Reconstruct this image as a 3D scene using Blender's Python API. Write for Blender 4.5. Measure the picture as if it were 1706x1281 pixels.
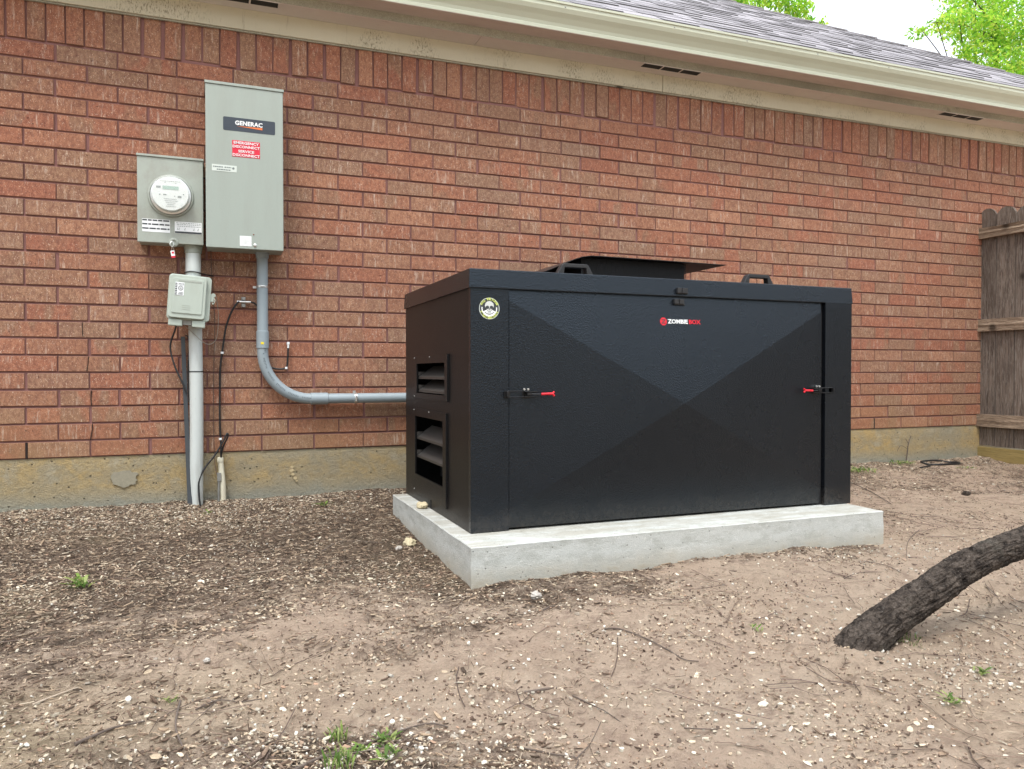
import bpy, bmesh, math
import numpy as np
from mathutils import Vector, Matrix

for _o in list(bpy.data.objects): bpy.data.objects.remove(_o)
SC = bpy.context.scene
COL = SC.collection
R = math.radians
# ------------------------------------------------------------------ camera
cd = bpy.data.cameras.new('camera'); cd.sensor_width = 36; cd.sensor_fit = 'HORIZONTAL'
cd.lens = 26.685; cd.clip_start = 0.05; cd.clip_end = 600
cam = bpy.data.objects.new('camera', cd); COL.objects.link(cam)
cam.location = (0, -4.0008, 0.3927); cam.rotation_euler = (R(90-0.897), 0, -0.37426)
SC.camera = cam
SC.render.resolution_x = 1024; SC.render.resolution_y = 769
# ------------------------------------------------------------------ light
SUN_EL, SUN_AZ = 64, -150      # azimuth: degrees clockwise from +Y
W = bpy.data.worlds.new('World'); SC.world = W; W.use_nodes = True
wn, wl = W.node_tree.nodes, W.node_tree.links
bg = wn['Background']
sky = wn.new('ShaderNodeTexSky'); sky.sky_type = 'NISHITA'; sky.sun_disc = False
sky.sun_elevation = R(SUN_EL); sky.sun_rotation = R(SUN_AZ); sky.dust_density = 6; sky.air_density = 1.0; sky.ozone_density = 1.0
hs = wn.new('ShaderNodeHueSaturation'); hs.inputs['Saturation'].default_value = 0.22
mxw = wn.new('ShaderNodeMix'); mxw.data_type = 'RGBA'; mxw.inputs[0].default_value = 0.7      # thin bright overcast: the clouds even out the sky
wtc = wn.new('ShaderNodeTexCoord'); wsp = wn.new('ShaderNodeSeparateXYZ'); wl.new(wtc.outputs['Generated'], wsp.inputs[0])   # overcast sky: zenith three times the horizon
wmr = wn.new('ShaderNodeMapRange'); wl.new(wsp.outputs[2], wmr.inputs[0]); wmr.inputs[3].default_value = 4.4; wmr.inputs[4].default_value = 17.5
wcl = wn.new('ShaderNodeMix'); wcl.data_type = 'RGBA'; wcl.blend_type = 'MULTIPLY'; wcl.inputs[0].default_value = 1; wcl.inputs[6].default_value = (.93, 1, 1.09, 1)
wl.new(wmr.outputs[0], wcl.inputs[7]); wl.new(wcl.outputs[2], mxw.inputs[7])
wl.new(sky.outputs[0], hs.inputs['Color']); wl.new(hs.outputs[0], mxw.inputs[6]); wl.new(mxw.outputs[2], bg.inputs['Color'])
bg.inputs['Strength'].default_value = 0.15
sd = bpy.data.lights.new('sun', 'SUN'); sd.energy = 1.5; sd.angle = R(13); sd.color = (1, .95, .88)
sun = bpy.data.objects.new('sun', sd); COL.objects.link(sun)
_az = R(SUN_AZ); _el = R(SUN_EL)
_dir = Vector((math.sin(_az)*math.cos(_el), math.cos(_az)*math.cos(_el), math.sin(_el)))
sun.rotation_euler = _dir.to_track_quat('Z', 'Y').to_euler()
SC.view_settings.view_transform = 'Standard'; SC.view_settings.look = 'None'
SC.view_settings.gamma = 1; SC.view_settings.exposure = 0.62

# ------------------------------------------------------------------ helpers
rs = np.random.RandomState(7)
def _hash(ix, iy, iz, seed):
    n = (ix.astype(np.int64)*374761393 + iy.astype(np.int64)*668265263 + iz.astype(np.int64)*2147483647 + seed*144665) & 0xffffffff
    n = ((n ^ (n >> 13))*1274126177) & 0xffffffff
    return ((n ^ (n >> 16)) & 0xffff)/65535.0
def vnoise(x, y, z=0, seed=0):
    x, y, z = np.broadcast_arrays(np.asarray(x, float), np.asarray(y, float), np.asarray(z, float))
    ix, iy, iz = np.floor(x), np.floor(y), np.floor(z)
    fx, fy, fz = x-ix, y-iy, z-iz
    s = lambda t: t*t*(3-2*t)
    fx, fy, fz = s(fx), s(fy), s(fz); r = 0
    for a in (0, 1):
        for b in (0, 1):
            for c in (0, 1):
                w = (fx if a else 1-fx)*(fy if b else 1-fy)*(fz if c else 1-fz)
                r = r+w*_hash(ix+a, iy+b, iz+c, seed)
    return r
def fbm(x, y, z=0, seed=0, oct=4):
    r = 0; a = .5; t = 0
    for i in range(oct):
        r = r+a*vnoise(np.asarray(x)*2**i, np.asarray(y)*2**i, np.asarray(z)*2**i, seed+i*17); t += a; a *= .5
    return r/t
class MB:
    def __init__(s): s.v = []; s.f = []
    def add(s, vs, fs):
        n = len(s.v); s.v += [tuple(map(float, p)) for p in vs]; s.f += [tuple(i+n for i in f) for f in fs]; return s
    def box(s, x0, x1, y0, y1, z0, z1, M=None):
        vs = [Vector((x, y, z)) for x in (x0, x1) for y in (y0, y1) for z in (z0, z1)]
        if M is not None: vs = [M @ v for v in vs]
        return s.add(vs, [(0, 1, 3, 2), (4, 6, 7, 5), (0, 4, 5, 1), (2, 3, 7, 6), (0, 2, 6, 4), (1, 5, 7, 3)])
    def quad(s, *p): return s.add(p, [tuple(range(len(p)))])
    def tube(s, pts, r, seg=12, smooth=6, caps=True, flat=1.0):
        P = [Vector(p) for p in pts]; n = len(P)
        rr = list(r) if hasattr(r, '__len__') else [r]*n
        if smooth and n > 2:
            Q = []; q = []
            for i in range(n-1):
                a = P[max(i-1, 0)]; b = P[i]; c = P[i+1]; d = P[min(i+2, n-1)]
                for k in range(smooth):
                    t = k/smooth
                    Q.append(.5*((2*b)+(c-a)*t+(2*a-5*b+4*c-d)*t*t+(3*b-a-3*c+d)*t**3)); q.append(rr[i]*(1-t)+rr[i+1]*t)
            Q.append(P[-1]); q.append(rr[-1]); P, rr = Q, q; n = len(P)
        vs = []; up = None
        for i in range(n):
            t = (P[min(i+1, n-1)]-P[max(i-1, 0)]).normalized()
            if up is None: up = t.orthogonal().normalized()
            up = (up-t*up.dot(t)).normalized(); sd_ = t.cross(up)
            for k in range(seg):
                a = 2*math.pi*k/seg; vs.append(P[i]+(up*math.cos(a)+sd_*math.sin(a)*flat)*rr[i])
        fs = [(i*seg+k, i*seg+(k+1) % seg, (i+1)*seg+(k+1) % seg, (i+1)*seg+k) for i in range(n-1) for k in range(seg)]
        if caps: fs += [tuple(range(seg))[::-1], tuple(range((n-1)*seg, n*seg))]
        return s.add(vs, fs)
    def cyl(s, a, b, r, seg=20, r2=None): return s.tube([a, b], [r, r if r2 is None else r2], seg, 0)
    def lathe(s, prof, o, ax=(0, -1, 0), seg=40):
        ax = Vector(ax); u = ax.orthogonal().normalized(); w = ax.cross(u); o = Vector(o); vs = []
        for (r, h) in prof:
            for k in range(seg):
                a = 2*math.pi*k/seg; vs.append(o+ax*h+(u*math.cos(a)+w*math.sin(a))*r)
        n = len(prof)
        fs = [(i*seg+k, i*seg+(k+1) % seg, (i+1)*seg+(k+1) % seg, (i+1)*seg+k) for i in range(n-1) for k in range(seg)]
        fs += [tuple(range(seg))[::-1], tuple(range((n-1)*seg, n*seg))]
        return s.add(vs, fs)
    def extr(s, poly, ax, a, b):
        """polygon (list of 2D) extruded along axis ax from a to b"""
        n = len(poly); vs = []
        for t in (a, b):
            for (p, q) in poly: vs.append({'x': (t, p, q), 'y': (p, t, q), 'z': (p, q, t)}[ax])
        return s.add(vs, [tuple(range(n)), tuple(range(2*n-1, n-1, -1))]+[(i, i+n, (i+1) % n+n, (i+1) % n) for i in range(n)])
ORG = {}
def finish(o, label, cat, group, kind):
    if label: o['label'] = label
    if cat: o['category'] = cat
    if group: o['group'] = group
    if kind: o['kind'] = kind
def empty(name, loc, label, cat, group=None, rot=(0, 0, 0)):
    o = bpy.data.objects.new(name, None); COL.objects.link(o); o.location = loc; o.rotation_euler = rot
    o.empty_display_size = .1; ORG[o] = Vector(loc) if rot == (0, 0, 0) else Vector((0, 0, 0)); finish(o, label, cat, group, None); return o
def link(name, me, mat, parent):
    o = bpy.data.objects.new(name, me); COL.objects.link(o)
    if mat: me.materials.append(mat)
    if parent is not None:
        o.parent = parent; ORG[o] = ORG[parent]
    else: ORG[o] = Vector((0, 0, 0))
    return o
def obj(name, mb, mat, parent=None, smooth=False, bevel=0, label=None, cat=None, group=None, kind=None, attr=None, bseg=2, at=None):
    off = ORG[parent] if parent is not None else Vector(at or (0, 0, 0))
    me = bpy.data.meshes.new(name)
    V = np.array(mb.v)-np.array(off)
    me.from_pydata(V.tolist(), [], mb.f); me.validate(); 
    bm = bmesh.new(); bm.from_mesh(me); bmesh.ops.recalc_face_normals(bm, faces=bm.faces)
    if bevel: bmesh.ops.bevel(bm, geom=[e for e in bm.edges if len(e.link_faces) == 2 and e.calc_face_angle(0) > .5], offset=bevel, segments=bseg, profile=.6, affect='EDGES', clamp_overlap=True)
    bm.to_mesh(me); bm.free()
    if smooth:
        me.shade_smooth()
        try: me.set_sharp_from_angle(angle=R(40))
        except Exception: pass
    o = link(name, me, mat, parent)
    if parent is None and at: o.location = at; ORG[o] = Vector(at)
    finish(o, label, cat, group, kind); return o
def npmesh(name, V, F, mat, parent=None, col=None, smooth=False, fattr=None, **kw):
    """fast mesh: V (n,3), F (m,k) constant k; col per-face colours (m,3)"""
    me = bpy.data.meshes.new(name); V = np.asarray(V, np.float32)-np.array(ORG[parent] if parent is not None else (0, 0, 0), np.float32)
    F = np.asarray(F, np.int32); m, k = F.shape
    me.vertices.add(len(V)); me.vertices.foreach_set('co', V.ravel())
    me.loops.add(m*k); me.loops.foreach_set('vertex_index', F.ravel())
    me.polygons.add(m); me.polygons.foreach_set('loop_start', np.arange(0, m*k, k, dtype=np.int32)); me.polygons.foreach_set('loop_total', np.full(m, k, np.int32))
    me.update(calc_edges=True)
    if col is not None:
        a = me.color_attributes.new('Col', 'FLOAT_COLOR', 'CORNER')
        c = np.ones((m, k, 4), np.float32); c[:, :, :3] = np.asarray(col)[:, None, :] if np.asarray(col).ndim == 2 else col
        a.data.foreach_set('color', c.ravel())
    (me.shade_smooth if smooth else me.shade_flat)()
    o = link(name, me, mat, parent); finish(o, kw.get('label'), kw.get('cat'), kw.get('group'), kw.get('kind')); return o

# ---- materials
class N:
    def __init__(s, name):
        s.m = bpy.data.materials.new(name); s.m.use_nodes = True; s.t = s.m.node_tree; s.n = s.t.nodes; s.b = s.n['Principled BSDF']
        s.co = s.n.new('ShaderNodeTexCoord').outputs['Object']
    def L(s, a, b): s.t.links.new(a, b)
    def put(s, sock, v):
        if hasattr(v, 'links') or hasattr(v, 'is_output'): s.L(v, sock)
        else: sock.default_value = v if not (isinstance(v, tuple) and len(v) == 3 and sock.type == 'RGBA') else (*v, 1)
    def noise(s, scale, detail=4, rough=.6, co=None, stretch=None, dist=0):
        c = co or s.co
        if stretch:
            mp = s.n.new('ShaderNodeMapping'); mp.inputs['Scale'].default_value = stretch; s.L(c, mp.inputs['Vector']); c = mp.outputs[0]
        t = s.n.new('ShaderNodeTexNoise'); t.inputs['Scale'].default_value = scale; t.inputs['Detail'].default_value = detail; t.inputs['Roughness'].default_value = rough; t.inputs['Distortion'].default_value = dist
        s.L(c, t.inputs['Vector']); return t.outputs['Fac']
    def vor(s, scale, feature='F1', out='Distance', co=None):
        t = s.n.new('ShaderNodeTexVoronoi'); t.feature = feature; t.inputs['Scale'].default_value = scale; s.L(co or s.co, t.inputs['Vector']); return t.outputs[out]
    def ramp(s, fac, *stops):
        t = s.n.new('ShaderNodeValToRGB'); s.L(fac, t.inputs[0]); e = t.color_ramp.elements
        while len(e) < len(stops): e.new(.5)
        for i, (p, c) in enumerate(stops):
            e[i].position = p; e[i].color = (c, c, c, 1) if not isinstance(c, tuple) else (*c, 1)
        return t.outputs[0]
    def mix(s, fac, a, b, mode='MIX'):
        t = s.n.new('ShaderNodeMix'); t.data_type = 'RGBA'; t.blend_type = mode
        s.put(t.inputs[0], fac); s.put(t.inputs[6], a); s.put(t.inputs[7], b); return t.outputs[2]
    def math(s, op, a, b=0.0, clamp=False):
        t = s.n.new('ShaderNodeMath'); t.operation = op; t.use_clamp = clamp; s.put(t.inputs[0], a); s.put(t.inputs[1], b); return t.outputs[0]
    def attr(s, name, out='Color'):
        t = s.n.new('ShaderNodeAttribute'); t.attribute_name = name; return t.outputs[out]
    def sep(s, v):
        t = s.n.new('ShaderNodeSeparateXYZ'); s.L(v, t.inputs[0]); return t.outputs
    def bump(s, h, dist=.002, strength=1.0, prev=None):
        t = s.n.new('ShaderNodeBump'); t.inputs['Distance'].default_value = dist; t.inputs['Strength'].default_value = strength; s.L(h, t.inputs['Height'])
        if prev is not None: s.L(prev, t.inputs['Normal'])
        s.L(t.outputs[0], s.b.inputs['Normal']); return t.outputs[0]
    def set(s, **k):
        for a, v in k.items(): s.put(s.b.inputs[{'color': 'Base Color', 'rough': 'Roughness', 'metal': 'Metallic', 'spec': 'Specular IOR Level', 'coat': 'Coat Weight'}.get(a, a)], v)
        return s.m
def simple(name, col, rough=.5, metal=0, var=.15, scale=30, bump=0, bscale=200, spec=.5):
    q = N(name); c2 = tuple(x*(1-var) for x in col); c1 = tuple(min(1, x*(1+var)) for x in col)
    f = q.noise(scale, 5, .65); q.set(color=q.mix(f, c2, c1), rough=rough, metal=metal, spec=spec)
    if bump: q.bump(q.noise(bscale, 3, .6), bump)
    return q.m

def m_brick():
    q = N('brick_clay'); at = q.attr('Col'); r, g, b = q.sep(at)
    vadd = q.n.new('ShaderNodeVectorMath'); vadd.operation = 'ADD'; q.L(q.co, vadd.inputs[0])
    vs = q.n.new('ShaderNodeVectorMath'); vs.operation = 'SCALE'; q.L(at, vs.inputs[0]); vs.inputs['Scale'].default_value = 7; q.L(vs.outputs[0], vadd.inputs[1])
    co = vadd.outputs[0]
    base = q.ramp(r, (0, (.30, .105, .065)), (.3, (.365, .145, .085)), (.52, (.32, .15, .09)), (.72, (.28, .17, .105)), (.84, (.25, .175, .12)), (1, (.42, .205, .12)))
    patch = q.ramp(q.noise(9, 2, .5, co=co, stretch=(1, 1, .35)), (.50, 0), (.56, 1))
    pm = q.math('MULTIPLY', patch, q.ramp(g, (.3, 0), (.65, .9)))
    base = q.mix(pm, base, (.26, .165, .105))
    grain = q.noise(420, 3, .7, co=co, stretch=(1, 1, .6))
    base = q.mix(q.ramp(grain, (.36, 0), (.64, 1)), q.mix(.5, base, (.09, .03, .02)), q.mix(.27, base, (.70, .36, .22)))
    mott = q.noise(75, 5, .7, co=co, stretch=(1, 1, .6)); base = q.mix(q.ramp(mott, (.36, .65), (.55, 0)), base, (.17, .07, .05)); base = q.mix(q.ramp(mott, (.55, 0), (.68, .3)), base, (.56, .32, .20))
    sp = q.ramp(q.noise(230, 2, .6, co=co, stretch=(1, 1, .55)), (.63, 0), (.70, .8))
    base = q.mix(sp, base, (.66, .50, .38))
    ef = q.math('MULTIPLY', q.ramp(q.noise(45, 5, .75, co=co, stretch=(1.6, 1, .18)), (.55, 0), (.68, .75)), q.ramp(q.noise(8, 2, .5, co=co), (.45, 0), (.58, 1)))
    base = q.mix(ef, base, (.58, .46, .37))
    pits = q.ramp(q.noise(90, 1, .5, co=co), (.24, 1), (.27, 0)); base = q.mix(q.math('MULTIPLY', pits, .5), base, (.06, .025, .02))
    base = q.mix(q.math('MULTIPLY', b, .2), base, (.56, .36, .27))
    dirt = q.ramp(q.sep(q.co)[2], (0.0, .5), (.35, 0))
    base = q.mix(q.math('MULTIPLY', dirt, q.ramp(q.noise(3, 4, .6), (.3, 0), (.7, 1))), base, (.30, .19, .09))
    q.set(color=base, rough=.92, spec=.25)
    h = q.math('ADD', q.math('MULTIPLY', grain, .6), q.math('ADD', q.math('MULTIPLY', mott, 1.3), q.math('MULTIPLY', pits, -1.5)))
    q.bump(h, .0024); return q.m
def m_mortar():
    q = N('mortar'); f = q.noise(7, 5, .7); g = q.noise(260, 3, .7)
    c = q.mix(f, (.17, .075, .068), (.26, .125, .11)); c = q.mix(q.ramp(g, (.3, 0), (.8, .6)), c, (.32, .18, .17))
    q.set(color=c, rough=.95, spec=.2); q.bump(g, .002); return q.m
def m_found():
    q = N('old_foundation_concrete'); a = q.noise(1.9, 6, .68, stretch=(.7, 1, 1.8), dist=.5); b = q.noise(11, 7, .75, dist=.8); g = q.noise(150, 5, .8); w = q.noise(38, 6, .8, dist=.5)
    c = q.mix(q.ramp(a, (.35, 0), (.65, 1)), (.33, .295, .21), (.47, .335, .15)); c = q.mix(q.ramp(b, (.44, 0), (.60, .6)), c, (.31, .285, .215)); c = q.mix(q.ramp(w, (.38, .35), (.52, 0)), c, (.20, .17, .11))
    z = q.sep(q.co)[2]; zz = q.math('ADD', z, q.math('MULTIPLY', b, .16))
    t = q.n.new('ShaderNodeMapRange'); q.L(zz, t.inputs[0]); t.inputs[1].default_value = -.15; t.inputs[2].default_value = -.07; t.inputs[3].default_value = .8; t.inputs[4].default_value = 0
    c = q.mix(t.outputs[0], c, (.28, .29, .25))
    c = q.mix(q.ramp(q.noise(5.5, 6, .7), (.57, 0), (.66, .75)), c, (.42, .37, .27))
    c = q.mix(q.ramp(g, (.34, .45), (.44, 0)), c, (.17, .14, .09)); c = q.mix(q.ramp(g, (.56, 0), (.68, .4)), c, (.50, .42, .27))
    pit = q.ramp(q.vor(26), (.08, 1), (.13, 0)); c = q.mix(q.math('MULTIPLY', pit, .8), c, (.08, .07, .05))
    q.set(color=c, rough=.95, spec=.2); q.bump(q.math('ADD', q.math('MULTIPLY', w, 2.), q.math('SUBTRACT', g, pit)), .006); return q.m
def m_pad():
    q = N('new_pad_concrete'); a = q.noise(5, 6, .7, dist=.4); g = q.noise(240, 3, .7); b = q.noise(26, 5, .7, stretch=(.5, .5, 1.2))
    c = q.mix(a, (.42, .435, .41), (.56, .57, .54)); c = q.mix(q.ramp(b, (.38, .6), (.52, 0)), c, (.34, .345, .31)); c = q.mix(q.ramp(q.noise(60, 5, .75), (.56, 0), (.66, .5)), c, (.66, .66, .62))
    gn = q.n.new('ShaderNodeNewGeometry'); up = q.ramp(q.sep(gn.outputs['Normal'])[2], (.6, 0), (.9, 1))
    st = q.math('MULTIPLY', up, q.ramp(q.noise(7, 6, .75, stretch=(.5, 2.5, 1)), (.40, 0), (.58, .6))); c = q.mix(st, c, (.30, .27, .21))
    z = q.math('ADD', q.sep(q.co)[2], q.math('MULTIPLY', a, .09))
    t = q.n.new('ShaderNodeMapRange'); q.L(z, t.inputs[0]); t.inputs[1].default_value = -.265; t.inputs[2].default_value = -.195; t.inputs[3].default_value = .8; t.inputs[4].default_value = 0
    c = q.mix(q.math('MULTIPLY', t.outputs[0], q.ramp(b, (.35, .35), (.6, 1))), c, (.36, .31, .225)); c = q.mix(q.ramp(g, (.3, .35), (.5, 0)), c, (.25, .25, .23))
    pit = q.ramp(q.vor(34), (.07, 1), (.11, 0)); c = q.mix(q.math('MULTIPLY', pit, .6), c, (.15, .15, .14)); q.set(color=c, rough=.85, spec=.3); q.bump(q.math('SUBTRACT', q.math('ADD', q.math('MULTIPLY', b, 1.2), g), pit), .0016); return q.m
def m_black(name='black_textured_paint', col=(.0028, .0036, .0056), b=.0012, sc=210, rough=.27, spec=.55):
    q = N(name); t = q.vor(sc, 'SMOOTH_F1'); n = q.noise(sc*1.7, 2, .5); sm = q.noise(3, 4, .6)
    zz = q.math('ADD', q.sep(q.co)[2], q.math('MULTIPLY', q.noise(14, 5, .7), .10)); dst = q.math('MULTIPLY', q.ramp(zz, (.05, .30), (.14, .015)), q.ramp(q.noise(60, 4, .7), (.35, .3), (.65, 1)))
    q.set(color=q.mix(dst, q.mix(sm, tuple(x*.85 for x in col), tuple(x*1.2 for x in col)), (.12, .10, .08)), rough=q.math('ADD', q.math('MULTIPLY', sm, .12), rough-.06), spec=spec)
    q.b.inputs['Specular Tint'].default_value = (.72, .86, 1.0, 1)  # blue tint puts the sky's reflection into the paint
    q.bump(q.math('ADD', t, q.math('MULTIPLY', n, .6)), b); return q.m
def m_paint(name, col, dirt=(.25, .2, .13), d=.35, rough=.45, stretch=(1, 1, .25), sc=12, bump=.0004):
    q = N(name); a = q.noise(sc, 6, .7, stretch=stretch); g = q.noise(90, 4, .75)
    c = q.mix(q.ramp(a, (.45, 0), (.8, d)), col, dirt); c = q.mix(q.ramp(g, (.66, 0), (.74, d)), c, dirt)
    q.set(color=c, rough=q.math('ADD', q.math('MULTIPLY', a, .25), rough-.1)); q.bump(g, bump); return q.m
def m_frieze():
    q = N('weathered_trim_paint'); g = q.noise(150, 4, .7, stretch=(1, 1, .35)); a = q.noise(2.5, 5, .65); st = q.noise(38, 5, .75, stretch=(1, 1, .12))
    c = q.mix(a, (.50, .46, .34), (.60, .56, .43))
    m = q.math('MULTIPLY', q.ramp(g, (.50, 0), (.62, .8)), q.ramp(q.noise(3.5, 4, .65), (.47, 0), (.60, 1))); c = q.mix(m, c, (.12, .10, .06))
    c = q.mix(q.math('MULTIPLY', q.ramp(st, (.6, 0), (.72, .6)), q.ramp(q.noise(1.6, 2, .5), (.4, 0), (.6, 1))), c, (.18, .12, .07))
    q.set(color=c, rough=.8, spec=.3); q.bump(st, .002); return q.m
def m_soffit():
    q = N('soffit_paint'); a = q.noise(3, 5, .65); b = q.noise(40, 5, .75, stretch=(.2, 1, 1))
    c = q.mix(a, (.60, .54, .49), (.68, .62, .57)); c = q.mix(q.ramp(b, (.62, 0), (.75, .4)), c, (.2, .15, .12)); q.set(color=c, rough=.8); q.bump(b, .001); return q.m
def m_wood(name, c1, c2, c3, ax='z', sc=1.0):
    q = N(name); st = (14, 14, .8) if ax == 'z' else (14, .8, 14); at = q.attr('Col')
    va = q.n.new('ShaderNodeVectorMath'); va.operation = 'ADD'; q.L(q.co, va.inputs[0]); q.L(at, va.inputs[1]); co = va.outputs[0]
    a = q.noise(4*sc, 7, .7, co=co, stretch=st, dist=1.2); b = q.noise(18*sc, 5, .75, co=co, stretch=st); k = q.noise(1.6, 3, .5, co=co)
    c = q.mix(q.ramp(a, (.40, 0), (.60, 1)), c1, c2); c = q.mix(q.ramp(b, (.5, 0), (.62, .75)), c, c3); c = q.mix(q.ramp(k, (.5, 0), (.7, .6)), c, tuple(x*.55 for x in c1))
    kn = q.ramp(q.vor(3.1, co=co), (.05, 1), (.12, 0)); c = q.mix(q.math('MULTIPLY', kn, .8), c, (.02, .014, .01))
    q.set(color=c, rough=.88, spec=.2); q.bump(q.math('ADD', a, b), .004); return q.m
def m_shingle():
    q = N('asphalt_shingle'); at = q.attr('Col'); g = q.noise(240, 3, .8)
    c = q.mix(q.ramp(g, (.3, 0), (.7, 1)), (.165, .16, .16), (.41, .395, .395)); c = q.mix(1.0, c, at, 'MULTIPLY'); q.set(color=c, rough=.95, spec=.2); q.bump(g, .003); return q.m
def m_ground():
    q = N('sandy_soil'); s = q.sep(q.attr('Col'))
    a = q.noise(2.2, 6, .65); f = q.noise(16, 8, .78); g = q.noise(120, 5, .8); h = q.noise(480, 3, .75); k2 = q.noise(45, 6, .75, dist=.7)
    k = q.math('ADD', s[0], q.math('MULTIPLY', q.math('SUBTRACT', f, .5), 1.1)); k = q.ramp(k, (.25, 0), (.70, 1))
    sand = q.mix(q.ramp(a, (.35, 0), (.7, 1)), (.59, .435, .325), (.67, .52, .39)); sand = q.mix(q.ramp(f, (.38, .75), (.52, 0)), sand, (.37, .26, .20)); sand = q.mix(q.ramp(f, (.55, 0), (.68, .5)), sand, (.70, .57, .45))  # strong mottling also paints relief shading into the sand colour
    soil = q.mix(q.ramp(f, (.38, 0), (.62, 1)), (.065, .045, .033), (.21, .15, .11))
    c = q.mix(k, soil, sand); c = q.mix(q.ramp(k2, (.32, .5), (.42, 0)), c, (.24, .17, .12)); c = q.mix(q.ramp(k2, (.56, 0), (.68, .45)), c, (.60, .50, .38))
    c = q.mix(q.ramp(g, (.36, .5), (.45, 0)), c, (.20, .14, .10)); c = q.mix(q.ramp(g, (.57, 0), (.66, .55)), c, (.66, .57, .45)); c = q.mix(q.ramp(h, (.58, 0), (.7, .5)), c, (.70, .61, .48)); c = q.mix(q.ramp(h, (.30, .4), (.40, 0)), c, (.20, .14, .10))
    c = q.mix(q.math('MULTIPLY', s[1], .6), c, (.60, .49, .29))
    q.set(color=c, rough=.97, spec=.15)
    n0 = q.bump(k2, .016); n1 = q.bump(q.math('ADD', q.math('MULTIPLY', f, 1.8), g), .012, prev=n0); q.bump(h, .003, prev=n1); return q.m
def m_col(name, rough=.8, trans=0, bump=0):
    q = N(name); at = q.attr('Col'); f = q.noise(300, 3, .7); q.set(color=q.mix(q.ramp(f, (.3, .35), (.7, 0)), at, (.03, .02, .01)), rough=rough, spec=.25)
    if trans:
        tr = q.n.new('ShaderNodeBsdfTranslucent'); q.L(at, tr.inputs[0]); mx = q.n.new('ShaderNodeMixShader'); mx.inputs[0].default_value = trans
        q.L(q.b.outputs[0], mx.inputs[1]); q.L(tr.outputs[0], mx.inputs[2]); q.L(mx.outputs[0], q.n['Material Output'].inputs[0])
    return q.m
def m_bark(name='dark_bark'):
    q = N(name); a = q.noise(30, 6, .75, dist=.5); g = q.noise(160, 4, .75); b = q.noise(7, 4, .6)
    c = q.mix(q.ramp(a, (.38, 0), (.62, 1)), (.016, .012, .010), (.115, .092, .075)); c = q.mix(q.ramp(g, (.58, 0), (.68, .6)), c, (.22, .195, .17)); c = q.mix(q.ramp(b, (.58, 0), (.72, .35)), c, (.15, .15, .12))
    vv = q.vor(70, 'DISTANCE_TO_EDGE'); c = q.mix(q.ramp(vv, (.0, .35), (.10, 0)), c, (.012, .009, .008)); q.set(color=c, rough=.95, spec=.15); q.bump(q.math('ADD', q.math('MULTIPLY', a, 2), q.math('ADD', g, q.math('MULTIPLY', q.ramp(vv, (0, 0), (.2, 1)), .4))), .006); return q.m
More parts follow.
